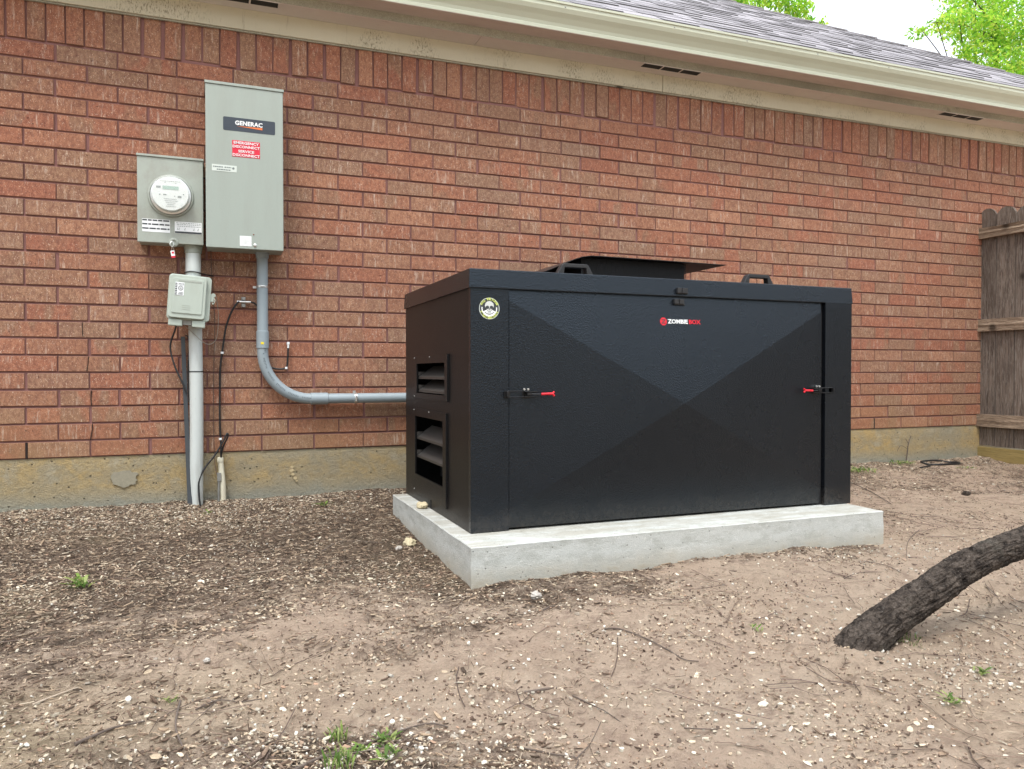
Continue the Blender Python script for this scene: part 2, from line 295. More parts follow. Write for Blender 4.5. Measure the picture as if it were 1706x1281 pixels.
M = dict(brick=m_brick(), mortar=m_mortar(), found=m_found(), pad=m_pad(), black=m_black(), black_shaded=m_black('black_paint_shaded_side', (.006, .005, .0047), .0006, 300, .42, .32),  # side panels: browner, duller copy of the front paint, dim reflections painted in
    bmetal=simple('black_metal', (.012, .012, .013), .38, .3, .2), bplast=simple('black_plastic', (.018, .018, .019), .45, 0, .2, 60, .0004, 500), cable=simple('black_cable_rubber', (.012, .012, .013), .5, 0, .3),
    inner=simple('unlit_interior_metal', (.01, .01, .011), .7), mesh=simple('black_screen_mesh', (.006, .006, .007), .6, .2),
    frieze=m_frieze(), soffit=m_soffit(), gutter=m_paint('cream_gutter_enamel', (.52, .54, .42), (.33, .29, .2), .22, .35, (.3, 1, 1), 5),
    gunder=m_paint('tan_gutter_underside', (.58, .50, .45), (.3, .22, .18), .3, .6, (.3, 1, 1)), fascia=m_wood('fascia_painted_wood', (.38, .36, .28), (.46, .44, .34), (.22, .2, .16), 'x'),
    shingle=m_shingle(), ats=m_paint('grey_green_enamel', (.315, .355, .315), (.25, .26, .22), .35, .42, (1.5, 1, .2), 9), meterbox=m_paint('weathered_galvanised_paint', (.33, .36, .315), (.21, .185, .155), .62, .5, (1, 1, .7), 9),
    nid=m_paint('grey_abs_plastic', (.41, .46, .40), (.27, .27, .22), .3, .55, (1, 1, .4), 14), service=m_paint('painted_pvc', (.52, .555, .535), (.26, .24, .20), .6, .5, (1, 1, .15), 16),
    conduit=m_paint('grey_pvc', (.27, .32, .345), (.2, .22, .22), .3, .4, (1, 1, .3), 16), steel=simple('zinc_steel', (.62, .62, .6), .35, .9, .2), dull=simple('dull_zinc', (.3, .3, .28), .55, .7, .3),
    white=simple('white_print', (.78, .80, .80), .5, 0, .05), black_p=simple('black_print', (.03, .035, .04), .5, 0, .1), navy=simple('charcoal_label', (.035, .045, .06), .35, 0, .1), orange=simple('orange_print', (.72, .17, .04), .5),
    red=simple('red_label', (.62, .012, .04), .45, 0, .1), redgrip=simple('red_vinyl_grip', (.62, .01, .025), .35, 0, .1), graylab=simple('pale_grey_label', (.58, .63, .58), .4, 0, .06), grayp=simple('grey_print', (.16, .19, .18), .6),
    lcd=simple('lcd_green', (.24, .38, .30), .3), lime=simple('lime_print', (.55, .62, .16), .5), ivory=m_paint('ivory_pvc', (.62, .59, .46), (.35, .28, .18), .5, .5, (1, 1, .2), 20), yellow=simple('yellow_sticker', (.75, .6, .03), .5),
    thin=simple('thin_brown_wire', (.10, .06, .045), .6), thingrey=simple('thin_grey_wire', (.30, .27, .22), .6), foam=simple('tan_foam', (.50, .43, .28), .9, 0, .25, 60, .003, 90), glassy=None,
    picket=m_wood('weathered_picket', (.085, .063, .05), (.205, .16, .13), (.31, .28, .245)), rail=m_wood('weathered_rail', (.20, .14, .095), (.44, .34, .25), (.035, .025, .02), 'y', 1.6),
    kick=m_wood('treated_board', (.27, .20, .075), (.36, .27, .11), (.2, .16, .07), 'y'), bark=m_bark(), twig=simple('dead_twig', (.10, .075, .06), .9, 0, .5, 60), twigpale=simple('bleached_twig', (.36, .29, .22), .9, 0, .3, 60), litter=m_col('litter', .85), leaf=m_col('green_leaf', .5, .45), ground=m_ground(),
    stone=m_paint('pale_stone', (.38, .35, .31), (.25, .22, .18), .5, .9, (1, 1, 1), 40, .003))
def m_glass():
    q = N('meter_cover_glass'); q.set(color=(.9, .93, .9), rough=.08); q.b.inputs['Transmission Weight'].default_value = .0; q.b.inputs['Alpha'].default_value = .22; q.b.inputs['Coat Weight'].default_value = .6; return q.m
M['glass'] = m_glass()
def text(name, s, size, mat, parent, loc, rot=(R(90), 0, 0), ext=.0006, sx=1.0, align='CENTER', bold=0.0, **kw):
    cu = bpy.data.curves.new(name, 'FONT'); cu.body = s; cu.size = size; cu.extrude = ext; cu.align_x = align; cu.align_y = 'CENTER'; cu.offset = bold; cu.resolution_u = 2
    t = bpy.data.objects.new(name, cu); COL.objects.link(t); bpy.context.view_layer.update()
    me = bpy.data.meshes.new_from_object(t.evaluated_get(bpy.context.evaluated_depsgraph_get())); bpy.data.objects.remove(t); bpy.data.curves.remove(cu)
    me.materials.clear()
    Mx = Matrix.Translation(Vector(loc)-ORG[parent]) @ Matrix(((1, 0, 0, 0), (0, 1, 0, 0), (0, 0, 1, 0), (0, 0, 0, 1)))
    from mathutils import Euler
    Mx = Mx @ Euler(rot).to_matrix().to_4x4() @ Matrix.Diagonal((sx, 1, 1, 1))
    me.transform(Mx); return link(name, me, mat, parent)

# ------------------------------------------------------------------ ground (one sheet to the horizon)
PAD = (.785, 2.592, -1.634, -.462)
_rf = np.random.RandomState(15)
FEET = [(_rf.uniform(.9, 4.6), _rf.uniform(-3.0, -1.75), _rf.uniform(0, 3.1), _rf.uniform(.07, .13)) for _ in range(34)]+[(_rf.uniform(-.3, 1.2), _rf.uniform(-2.8, -1.9), _rf.uniform(0, 3.1), _rf.uniform(.07, .12)) for _ in range(10)]
def gh(x, y):
    x, y = np.asarray(x, float), np.asarray(y, float)
    b = np.interp(-y, [-.1, 0, .45, 1.0, 1.63, 2.5, 4, 9], [-.230, -.232, -.272, -.300, -.318, -.336, -.355, -.40])
    b = b + np.interp(x, [-3, 0, .6, 1.4, 4.2, 6], [.004, -.003, .006, .008, -.012, -.012])*np.clip(1+y/1.2, 0, 1)
    b = b + .022*(fbm(x*1.1, y*1.1, 0, 3, 3)-.5) + .034*(fbm(x*4.3, y*6.0, 0, 11, 4)-.5)+.012*(fbm(x*17, y*22, 0, 5, 3)-.5)
    for (fx_, fy_, fa, fl) in FEET:      # trodden dents with pushed-up rims
        u = (x-fx_)*math.cos(fa)+(y-fy_)*math.sin(fa); v = -(x-fx_)*math.sin(fa)+(y-fy_)*math.cos(fa); r2 = np.sqrt((u/fl)**2+(v/(fl*.42))**2)
        b = b - .011*np.exp(-r2**4)+.007*np.exp(-((r2-1.25)/.22)**2)
    # small ridges of scuffed sand
    b = b + .010*np.clip(vnoise(x*6+y*3, y*11, 0, 41)-.62, 0, 1)
    b = b + .010*np.exp(-(((x-1.62)/.10)**2+((y+2.585)/.05)**2))+.014*np.exp(-(((x-1.60)/.11)**2+((y+2.44)/.12)**2))+.02*np.exp(-(((x-1.70)/.06)**2+((y+2.53)/.05)**2))+.022*np.exp(-(((x-1.53)/.07)**2+((y+2.53)/.08)**2))
    b = b + .02*np.exp(-(((y+1.68)/.06)**2))*((x > .9) & (x < 2.55))*vnoise(x*7, 0, 0, 8)
    return b
xs = np.concatenate([-1.5-np.geomspace(.02, 120, 34)[::-1], np.arange(-1.5, 3.2, .013), np.arange(3.2, 6.6, .026), 6.6+np.geomspace(.03, 120, 32)])
ys = np.concatenate([-3.3-np.geomspace(.02, 120, 34)[::-1], np.arange(-3.3, .06, .013), .06+np.geomspace(.03, 120, 26)])
GX, GY = np.meshgrid(xs, ys, indexing='ij'); GZ = gh(GX, GY)
def dark_mask(x, y):
    """1 = sandy, 0 = dark leaf-mould (material of the ground, mirrored by the litter)"""
    d = np.interp(-y, [0, .3, .9, 1.5, 2.1, 3], [.18, .16, .32, .66, .95, 1.05])
    d = d + np.interp(x, [-1, 0, .7, 1.6, 2.6, 4, 6], [-.14, -.08, .0, .25, .42, .5, .4])*np.interp(-y, [0, 3], [1, .2])
    d = d+np.interp(x, [-1, 0, .7, 1.2, 1.8], [-.34, -.30, -.30, -.16, 0])*np.interp(-y, [0, 1.2, 2.2, 2.6, 3], [0, 1, 1, .75, .7])
    nearpad = np.exp(-np.clip(np.maximum(np.maximum(PAD[0]-x, x-PAD[1]), np.maximum(PAD[2]-y, 0)), 0, 9)/.13)
    d = d-.45*nearpad*(x < 2.5)
    d = d-.3*np.exp(-(((x-1.68)/.25)**2+((y+2.62)/.13)**2))
    d = d-.55*np.exp(-(((x-.22)/.3)**2+((y+2.6)/.14)**2))
    return np.clip(d+.8*(fbm(x*1.7, y*2.3, 0, 77, 4)-.5)+.6*(fbm(x*7, y*10, 0, 99, 4)-.5), 0, 1)
nx, ny = len(xs), len(ys)
idx = np.arange(nx*ny).reshape(nx, ny)
F = np.stack([idx[:-1, :-1], idx[1:, :-1], idx[1:, 1:], idx[:-1, 1:]], -1).reshape(-1, 4)
sandv = dark_mask(GX, GY).ravel(); yelv = (np.clip(fbm(GX*1.3, GY*2.2, 0, 55, 3)*2-.95, 0, 1)*np.interp(GX, [-.6, .6], [1, .25])).ravel()
cc = np.zeros((len(F), 4, 3), np.float32); cc[:, :, 0] = sandv[F]; cc[:, :, 1] = yelv[F]
ground = npmesh('ground', np.stack([GX, GY, GZ], -1).reshape(-1, 3), F, M['ground'], col=cc, smooth=True, kind='structure')

# ------------------------------------------------------------------ house
def tilt(mb):      # the eaves rise slightly towards the right
    mb.v = [(x, y, z+.0075*(x-2.3)) for x, y, z in mb.v]; return mb
X_L, X_R = -6.2, 8.42
HC = .07872; BL = .254; X0 = -.6651
house = empty('brick_house', (0, 0, 0), 'red brick house wall with weathered eaves, cream gutter and grey shingle roof', 'house')
BV, BF, BC, BE = [], [], [], []
def brick(x0, x1, z0, z1, yoff=0.0, ang=0.0, xoff=0):
    """one facing brick; rounded arrises, tiny tilt; face towards -y"""
    e = .0020; n = len(BV)*12
    cx, cz = (x0+x1)/2, (z0+z1)/2
    ring = []
    for (ee, yy) in ((e, 0), (0, e), (0, .03)):
        for (sx, sz) in ((x0+ee, z0+ee), (x1-ee, z0+ee), (x1-ee, z1-ee), (x0+ee, z1-ee)):
            dx, dz = sx-cx, sz-cz
            ring.append((cx+dx*math.cos(ang)-dz*math.sin(ang), yy+yoff+dx*tlx+dz*tlz if yy < .02 else yy, cz+dx*math.sin(ang)+dz*math.cos(ang)))
    BV.append(ring)
    f = [(0, 1, 2, 3)]
    for a in (0, 4): f += [(a+i, a+4+i, a+4+(i+1) % 4, a+(i+1) % 4) for i in range(4)]
    BF.extend([tuple(n+i for i in q) for q in f])
    c = rs.rand(2); c = (c[0], c[1]) if skew is None else (skew, c[1])
    for fi, q in enumerate(f):
        BC.append([(c[0], c[1], 0.0 if i < 4 else (.9 if i < 8 else 0.3)) for i in q])
skew = None
kmax = 24
for k in range(kmax):
    z0 = k*HC; odd = (23-k) % 2
    n0 = int((X_L-X0)/BL)-1; n1 = int((X_R-X0)/BL)+1
    for i in range(n0, n1):
        a = X0+i*BL+odd*BL/2; b = a+BL
        j = .0044+rs.uniform(-.0012, .0012); a2 = a+j+rs.normal(0, .0016); b2 = b-.0044+rs.normal(0, .0016)
        if b2 > X_R or a2 < X_L: continue
        tlx, tlz = rs.normal(0, .006), rs.normal(0, .015)
        brick(a2, b2, z0+.0042+rs.normal(0, .0006), z0+HC-.0042+rs.normal(0, .0008), rs.normal(0, .0008), rs.normal(0, .0018))
x = X_L
sx0 = X_L
while x < X_R-.09:
    wgt = .0722+rs.normal(0, .0012); wedge = rs.rand() < .27; gap = rs.uniform(.013, .019) if wedge else rs.uniform(.0055, .0085)
    tlx, tlz = rs.normal(0, .02), rs.normal(0, .006)
    zb = 24*HC+.0075+rs.uniform(-.005, .006)
    brick(x, x+wgt, zb, zb+.244, rs.normal(0, .0026), rs.normal(0, .007)+(-.014 if wedge else 0))
    x += wgt+gap
V = np.array(BV).reshape(-1, 3)
wall = npmesh('brick_wall', V, BF, M['brick'], house, col=np.array(BC))
mb = MB().box(X_L, X_R, .0078, .20, 0, 2.13)
gx = MB()
obj('mortar', mb, M['mortar'], wall)
obj('side_wall', MB().box(X_L, X_R, .2, 9.4, -.6, 2.2), M['mortar'], house)
# foundation with slight relief
nxx = np.linspace(X_L, X_R, 420); nz = np.linspace(-.75, -.001, 26)
A, B = np.meshgrid(nxx, nz, indexing='ij'); Yf = .004+.004*(fbm(A*3, B*8, 0, 21, 4)-.5)
Yf[:, -1] += .004
idx = np.arange(A.size).reshape(A.shape); F = np.stack([idx[:-1, :-1], idx[1:, :-1], idx[1:, 1:], idx[:-1, 1:]], -1).reshape(-1, 4)
fd = npmesh('foundation', np.stack([A, Yf, B], -1).reshape(-1, 3), F, M['found'], house, smooth=True)
obj('foundation_core', MB().box(X_L+.01, X_R-.01, .012, .19, -.75, -.002), M['found'], fd)
# mortar patch on the foundation, crack and open joints
def blob(cx, cz, rx, rz, y, seed, n=60):
    p = []
    for i in range(n):
        a = 2*math.pi*i/n; r = 1+.9*(float(fbm(math.cos(a)*2.2+5, math.sin(a)*2.2+5, 0, seed, 4))-.5)
        p.append((cx+rx*r*math.cos(a), cz+rz*r*math.sin(a)))
    return p
mb = MB().extr(blob(-.40, -.106, .062, .036, 0, 4), 'y', -.0015, .01)
obj('cement_patch', mb, simple('grey_cement_patch', (.27, .245, .18), .95, 0, .35, 60, .001, 300), fd)
mb = MB()
for (cx, cz, r) in ((.365, -.105, .012), (.372, -.125, .009), (.383, -.145, .01), (.368, -.088, .008), (.39, -.16, .006)): mb.extr(blob(cx, cz, r, r*.8, 0, int(cx*999), 12), 'y', -.002, .01)
obj('spalled_patch', mb, simple('exposed_aggregate', (.50, .40, .24), .95, 0, .3, 200, .002, 300), fd)
mb = MB()
def jx(i, odd): return X0+i*BL+odd*BL/2
gapm = simple('open_joint_shadow_gap', (.02, .012, .01), 1)  # dark fill stands for the shade inside open joints and cracks
obj('open_joint', MB().box(-.7965, -.7885, -.0005, .02, .002, .0745), gapm, wall); obj('open_joint', MB().box(4.283, 4.292, -.0005, .02, .002, .074), gapm, wall)
def crack(pts, w=.0016):
    mb = MB()
    for a, b in zip(pts[:-1], pts[1:]):
        mb.add([(a[0]-w, -.0035, a[1]), (a[0]+w, -.0035, a[1]), (b[0]+w, -.0035, b[1]), (b[0]-w, -.0035, b[1]), (a[0]-w, .01, a[1]), (a[0]+w, .01, a[1]), (b[0]+w, .01, b[1]), (b[0]-w, .01, b[1])], [(0, 1, 2, 3), (0, 4, 5, 1), (1, 5, 6, 2), (3, 2, 6, 7), (0, 3, 7, 4)])
    obj('wall_crack', mb, gapm, wall)
crack([(-.536, .08), (-.532, .11), (-.527, .13), (-.528, .155)]); crack([(-.531, .24), (-.533, .27), (-.531, .31)]); crack([(-.548, .40), (-.543, .44), (-.542, .467)], .0012)
crack([(-.563, .56), (-.566, .6), (-.565, .625)], .0012)
# eaves
mb = MB(); 
for a, b in ((X_L, -1.9), (-1.897, 2.545), (2.549, 8.6)): mb.box(a, b, -.020, -.0045, 2.096, 2.196)
obj('frieze_board', tilt(mb), M['frieze'], house, bevel=.0012)
obj('frieze_lip', tilt(MB().box(X_L, 8.6, -.012, .0, 2.088, 2.0955)), M['fascia'], house)
mb = MB()
for a, b in ((X_L, -1.1), (-1.097, 1.34), (1.343, 3.765), (3.768, 6.2), (6.203, 8.6)): mb.box(a, b, -.1452, .02, 2.1965, 2.206)
sof = obj('soffit', tilt(mb), M['soffit'], house)
for vx in (-2.1, -.10, 2.34, 4.755, 7.1):
    mb = MB(); x1 = vx+.41
    mb.box(vx, x1, -.145, -.142, 2.1935, 2.1962); mb.box(vx, x1, -.088, -.083, 2.1935, 2.1962)
    for t in (0, .335, .665, 1): mb.box(vx+t*.402, vx+t*.402+.008, -.1415, -.0885, 2.1935, 2.1962)
    v = obj('soffit_vent', tilt(mb), M['soffit'], sof)
    obj('vent_screen', tilt(MB().box(vx+.009, x1-.009, -.1415, -.0885, 2.1950, 2.1964)), M['mesh'], sof)
mb = MB()
for a, b in ((X_L, -1.5), (-1.498, 2.34), (2.342, 6.1), (6.102, 8.6)): mb.box(a, b, -.148, -.129, 2.1972, 2.385)
obj('fascia_board', tilt(mb), M['fascia'], house, bevel=.0015)
prof = [(-.1475, 2.372), (-.1475, 2.2415), (-.257, 2.2415), (-.2575, 2.256), (-.2545, 2.262), (-.258, 2.279), (-.272, 2.303), (-.288, 2.324), (-.2965, 2.345), (-.2965, 2.364), (-.302, 2.3655), (-.302, 2.377), (-.290, 2.377)]
def offs(p):
    out = []
    for i in range(len(p)):
        a = Vector(p[max(i-1, 0)]); b = Vector(p[min(i+1, len(p)-1)]); t = (b-a).normalized(); nn = Vector((t.y, -t.x)); out.append(tuple(Vector(p[i])-nn*.0015))
    return out
inn = [(-.1495, 2.372), (-.1495, 2.2435), (-.255, 2.2435), (-.2555, 2.256), (-.2525, 2.262), (-.256, 2.279), (-.270, 2.304), (-.286, 2.325), (-.2945, 2.346), (-.2945, 2.366), (-.300, 2.3672), (-.300, 2.3755), (-.290, 2.3755)]
gut = obj('gutter', tilt(MB().extr(prof+inn[::-1], 'x', X_L, 8.63)), M['gutter'], house)
obj('gutter_underside', tilt(MB().box(X_L, 8.6, -.2555, -.1478, 2.2392, 2.2412)), M['gunder'], gut)
for i in range(14):
    xx = .2+i*.55+rs.uniform(-.1, .1); obj('gutter_nail', tilt(MB().lathe([(.004, 0), (.003, .002)], (xx, -.2966, 2.352), seg=8)), M['dull'], gut)
# roof
PIT = .655; RY0, RZ0, XC = -.215, 2.372, 8.62
deck = []
HB = 5.2
def rp(x, t, h=0): return (x, RY0+t, RZ0+PIT*t+h)
mb = MB().add([(X_L, RY0, RZ0), (XC, RY0, RZ0), (XC-HB, RY0+HB, RZ0+PIT*HB), (X_L, RY0+HB, RZ0+PIT*HB), (XC, RY0+2*HB, RZ0), (X_L, RY0+2*HB, RZ0)],
    [(0, 1, 2, 3), (1, 4, 2), (3, 2, 4, 5), (0, 5, 4, 1), (0, 3, 5)])
roof = obj('roof', tilt(mb), M['shingle'], house)
SV, SF, SCo = [], [], []
def tabq(P, c):
    n = len(SV); SV.extend(P); SF.extend([(n, n+1, n+2, n+3), (n, n+4, n+5, n+1), (n+1, n+5, n+6, n+2), (n+3, n+7, n+4, n)]); SCo.extend([c]+[(c[0]*.32,)*3]*3)  # edges coloured dark: black asphalt plus painted shadow lines between courses
exp = .14; course = 0; t = -.02
while t < HB-.1:
    xx = X_L+rs.uniform(0, .3)
    while xx < XC-t:
        w_ = rs.uniform(.10, .30); x1 = min(xx+w_, XC-max(t, 0)); h = rs.choice([.004, .007, .011]) ; t1 = t+exp*1.06
        g_ = rs.choice([.75, .95, 1.1])*rs.uniform(.92, 1.08); x1t = min(x1, XC-t1); xxt = min(xx, XC-t1)
        if x1 > xx+.01: tabq([rp(xx, t, h), rp(x1, t, h), rp(x1t, t1, .002), rp(xxt, t1, .002), rp(xx, t, 0), rp(x1, t, 0), rp(x1t, t1, -.002), rp(xxt, t1, -.002)], (g_, g_*.97, g_*1.02))
        xx = x1+.002
        if w_ < .01: break
        if xx >= XC-max(t, 0)-.01: break
    t += exp; course += 1
SV = [(a, b, c+.0075*(a-2.3)) for a, b, c in SV]
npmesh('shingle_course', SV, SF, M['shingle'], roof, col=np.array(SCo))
mb = MB(); t = 0.0
while t < HB:      # overlapping hip caps, thicker at each lower end
    c = Vector(rp(XC-t, t)); d = Vector((-1, 1, PIT)).normalized(); w_ = .13
    l1 = Vector((1, .0, 0))*w_; 
    a = c+Vector((0, 0, .022)); b = c+d*.24+Vector((0, 0, .012))
    P = [a+Vector((-w_, 0, 0)), a, a+Vector((0, w_, 0)), b+Vector((0, w_, 0)), b, b+Vector((-w_, 0, 0))]
    Q = [p-Vector((0, 0, .012)) for p in P]
    mb.add(P+Q, [(0, 1, 4, 5), (1, 2, 3, 4), (0, 6, 7, 1), (1, 7, 8, 2), (5, 11, 6, 0), (2, 8, 9, 3)]); t += .2
cap = obj('hip_cap', tilt(mb), M['shingle'], roof)
for o_ in (roof, cap):
    a = o_.data.color_attributes.new('Col', 'FLOAT_COLOR', 'CORNER'); a.data.foreach_set('color', np.tile([.9, .88, .9, 1], len(o_.data.loops)))
obj('drip_edge', tilt(MB().box(X_L, 8.62, -.232, -.148, 2.358, 2.364)), M['gutter'], roof)

# ------------------------------------------------------------------ concrete pad
bm = bmesh.new()
mb = MB(); px0, px1, py0, py1 = PAD
nxp, nyp = 90, 56
def padmesh():
    pts = []; fs = []
    X = np.linspace(px0, px1, nxp); Y = np.linspace(py0, py1, nyp)
    per = [(x, py0) for x in X[:-1]]+[(px1, y) for y in Y[:-1]]+[(x, py1) for x in X[::-1][:-1]]+[(px0, y) for y in Y[::-1][:-1]]
    n = len(per); cx, cy = (px0+px1)/2, (py0+py1)/2
    rings = [(.99, -.183), (.9975, -.1832), (1.0, -.1865), (1.001, -.20), (1.0, -.25), (1.0, -.30), (1.0, -.45)]
    for k, (s, z) in enumerate(rings):
        for i, (x, y) in enumerate(per):
            c = .003*(fbm(x*9, y*9, z*20, 31, 4)-.5)*2
            nv = .006*max(0, float(vnoise(x*30, y*30, 3, 9))-.75) if k in (1, 2) else 0
            dx, dy = x-cx, y-cy
            kx = dx - math.copysign((1-s)*1.2, dx)*(abs(dx) > (px1-px0)/2-1e-6); ky = dy-math.copysign((1-s)*1.2, dy)*(abs(dy) > (py1-py0)/2-1e-6)
            ox = (c-nv)*(abs(dx) > (px1-px0)/2-1e-6)*math.copysign(1, dx); oy = (c-nv)*(abs(dy) > (py1-py0)/2-1e-6)*math.copysign(1, dy)
            pts.append((cx+kx+ox, cy+ky+oy, z-nv*.8-(c*.4 if k < 3 else 0)))
    for k in range(len(rings)-1): fs += [(k*n+i, (k+1)*n+i, (k+1)*n+(i+1) % n, k*n+(i+1) % n) for i in range(n)]
    fs.append(tuple(range(n))[::-1]); return pts, fs
p_, f_ = padmesh(); mb.add(p_, f_)
pad = obj('concrete_pad', mb, M['pad'], smooth=True, label='pale grey poured concrete slab under the black generator enclosure, half sunk in dirt', cat='concrete slab')

# ------------------------------------------------------------------ generator enclosure
ex0, ex1, ef, eb, ez0, ez1, lz = .850, 2.605, -1.434, -.458, -.1815, .7637, .694
enc = empty('generator_enclosure', ((ex0+ex1)/2, (ef+eb)/2, -.183), 'black textured steel generator enclosure with embossed X front and red-handled latches', 'generator box')
K = M['black']; KS = M['black_shaded']
# interior and carcass
mb = MB()
# left side wall with two louvre openings (x = ex0)
oy = [(-1.118, -.677, .302, .4325), (-1.091, -.648, -.064, .1985)]
def side(mbx, x, t):
    ycuts = [ef, -1.118, -1.091, -.677, -.648, eb]
    zc = [ez0, -.064, .1985, .302, .4325, .70]
    for i in range(5):
        for j in range(5):
            ym, zm = (ycuts[i]+ycuts[i+1])/2, (zc[j]+zc[j+1])/2
            if any(a < ym < b and c < zm < d for a, b, c, d in oy): continue
            mbx.box(x, x+t, ycuts[i], ycuts[i+1], zc[j], zc[j+1])
side(mb, ex0, .003)
obj('side_panel', mb, KS, enc)
obj('back_panel', MB().box(ex0+.004, ex1-.004, eb-.003, eb, ez0, .70), KS, enc)
obj('right_panel', MB().box(ex1-.003, ex1, ef+.02, eb-.004, ez0, .70), KS, enc)
# corner front panels
mb = MB().box(ex0-.0005, .9955, ef-.001, ef+.02, ez0, lz+.003)
obj('corner_panel', mb, K, enc, bevel=.001)
mb = MB().box(2.459, ex1+.0005, ef-.009, ef+.02, ez0, lz+.003)
obj('corner_panel', mb, K, enc, bevel=.001)
obj('front_channel', MB().box(2.430, 2.458, ef+.012, ef+.02, ez0, lz), M['inner'], enc)
# front door with cross-break
D = .046; zt, zb_ = .654, -.110; xa, xb = .9965, 2.4405; C = ((xa+xb)/2, ef-.002-D, .272)
yb0 = ef-.002; ky = .1*D
Pf = dict(L1=(xa, yb0, zt), L0=(xa, yb0, zb_), R1=(xb, yb0, zt), R0=(xb, yb0, zb_), C=C, TL=(xa, yb0+ky, lz), TR=(xb, yb0+ky, lz), BL=(xa, yb0+ky*1.8, ez0+.008), BR=(xb, yb0+ky*1.8, ez0+.008))
names = list(Pf); vi = {k: i for i, k in enumerate(names)}
tf = [('L1', 'L0', 'C'), ('L1', 'C', 'R1'), ('R1', 'C', 'R0'), ('L0', 'R0', 'C'), ('TL', 'L1', 'R1', 'TR'), ('L0', 'BL', 'BR', 'R0')]
back = [(x, yb0+.022, z) for x, z in ((xa, lz), (xb, lz), (xb, ez0+.008), (xa, ez0+.008))]
mb = MB().add([Pf[k] for k in names]+back, [tuple(vi[k] for k in f) for f in tf]+[(9, 10, 11, 12), (5, 6, 10, 9), (7, 12, 11, 8), (5, 9, 12, 7, 1, 0), (6, 2, 3, 8, 11, 10)])
mb.f[-2] = (5, 0, 1, 7, 12, 9); mb.f[-1] = (6, 10, 11, 8, 3, 2)
door = obj('front_door', mb, K, enc)
# lid
mb = MB().box(.842, 2.6129, -1.4425, -.45, lz, ez1); mb.v = [(x+(.004 if x < 1 else -.002)*(z > .75), y+.007*(y < -1)*(z > .75), z) for x, y, z in mb.v]
lid = obj('lid', mb, K, enc, bevel=.003, bseg=2)
# vents
def vent(y0, y1, z0, z1, fy0, fy1, fz0, fz1, slats, name='side_vent'):
    x = ex0-.0045
    mbx = MB(); mbx.box(x, ex0-.0005, fy0, y0, fz0, fz1); mbx.box(x, ex0-.0005, y1, fy1, fz0, fz1); mbx.box(x, ex0-.0005, y0, y1, fz0, z0); mbx.box(x, ex0-.0005, y0, y1, z1, fz1)
    mbx.box(x-.004, x, fy0, fy0+.003, fz0, fz1)
    v = obj(name, mbx, KS, enc, bevel=.0006)
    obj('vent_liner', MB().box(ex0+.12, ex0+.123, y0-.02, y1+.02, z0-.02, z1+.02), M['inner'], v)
    for s in slats:
        P = [(ex0+.006, s), (ex0+.075, s+.048), (ex0+.0765, s+.046), (ex0+.009, s-.001), (ex0+.0085, s-.010), (ex0+.006, s-.010)]
        obj('slat', MB().extr(P, 'y', y0+.001, y1-.001) if False else MB().add([(px_, yy, pz_) for yy in (y0-.004, y1+.004) for px_, pz_ in P], [tuple(range(6)), tuple(range(11, 5, -1))]+[(i, i+6, (i+1) % 6+6, (i+1) % 6) for i in range(6)]), M['slat'], v)
    for yy, zz in ((fy0+.008, fz1-.008), (fy0+.008, fz0+.008), ((fy0+fy1)/2, fz1-.008), (fy1-.012, fz1-.008), (fy1-.012, fz0+.008)): obj('rivet', MB().lathe([(.0032, 0), (.0026, .0018), (.001, .0026)], (x, yy, zz), (-1, 0, 0), 10), M['dull'], v)
    for s in slats: obj('slat_clip', MB().box(ex0+.004, ex0+.03, y1-.012, y1-.004, s+.004, s+.022), M['slat'], v)
M['slat'] = simple('grey_slat_metal', (.040, .037, .034), .5, 0, .2)  # slats paler grey than the enclosure paint
vent(-1.118, -.677, .302, .4325, -1.168, -.628, .278, .466, (.316, .375))
vent(-1.091, -.648, -.064, .1985, -1.150, -.622, -.142, .233, (.104, .022))
obj('cable_notch', MB().box(ex0-.002, ex0+.001, -.905, -.893, -.18, -.135), M['inner'], enc)
# lid handles
def handle(x0, x1):
    z0, zt_ = ez1, .8135; y = -1.352; t = .018
    h = x1-x0
    out = [(x0, z0), (x0+.026, zt_-.006), (x0+.034, zt_), (x1-.034, zt_), (x1-.026, zt_-.006), (x1, z0)]
    inn_ = [(x1-.032, z0), (x1-.037, zt_-.015), (x0+.037, zt_-.015), (x0+.032, z0)]
    n = 10; P = out+inn_
    vs = [(p[0], yy, p[1]) for yy in (y, y+.03) for p in P]
    fs = [(0, 1, 8, 9), (1, 2, 7.5, 8)]
    fs = [(0, 1, 2, 8, 9), (2, 3, 7, 8), (3, 4, 5, 6, 7)]
    allf = list(fs)+[tuple(i+10 for i in f)[::-1] for f in fs]+[(i, (i+1) % n, (i+1) % n+n, i+n) for i in range(n)]
    return obj('lid_handle', MB().add(vs, allf), M['bplast'], enc, bevel=.0025, bseg=2)
handle(1.222, 1.388); handle(2.095, 2.262)
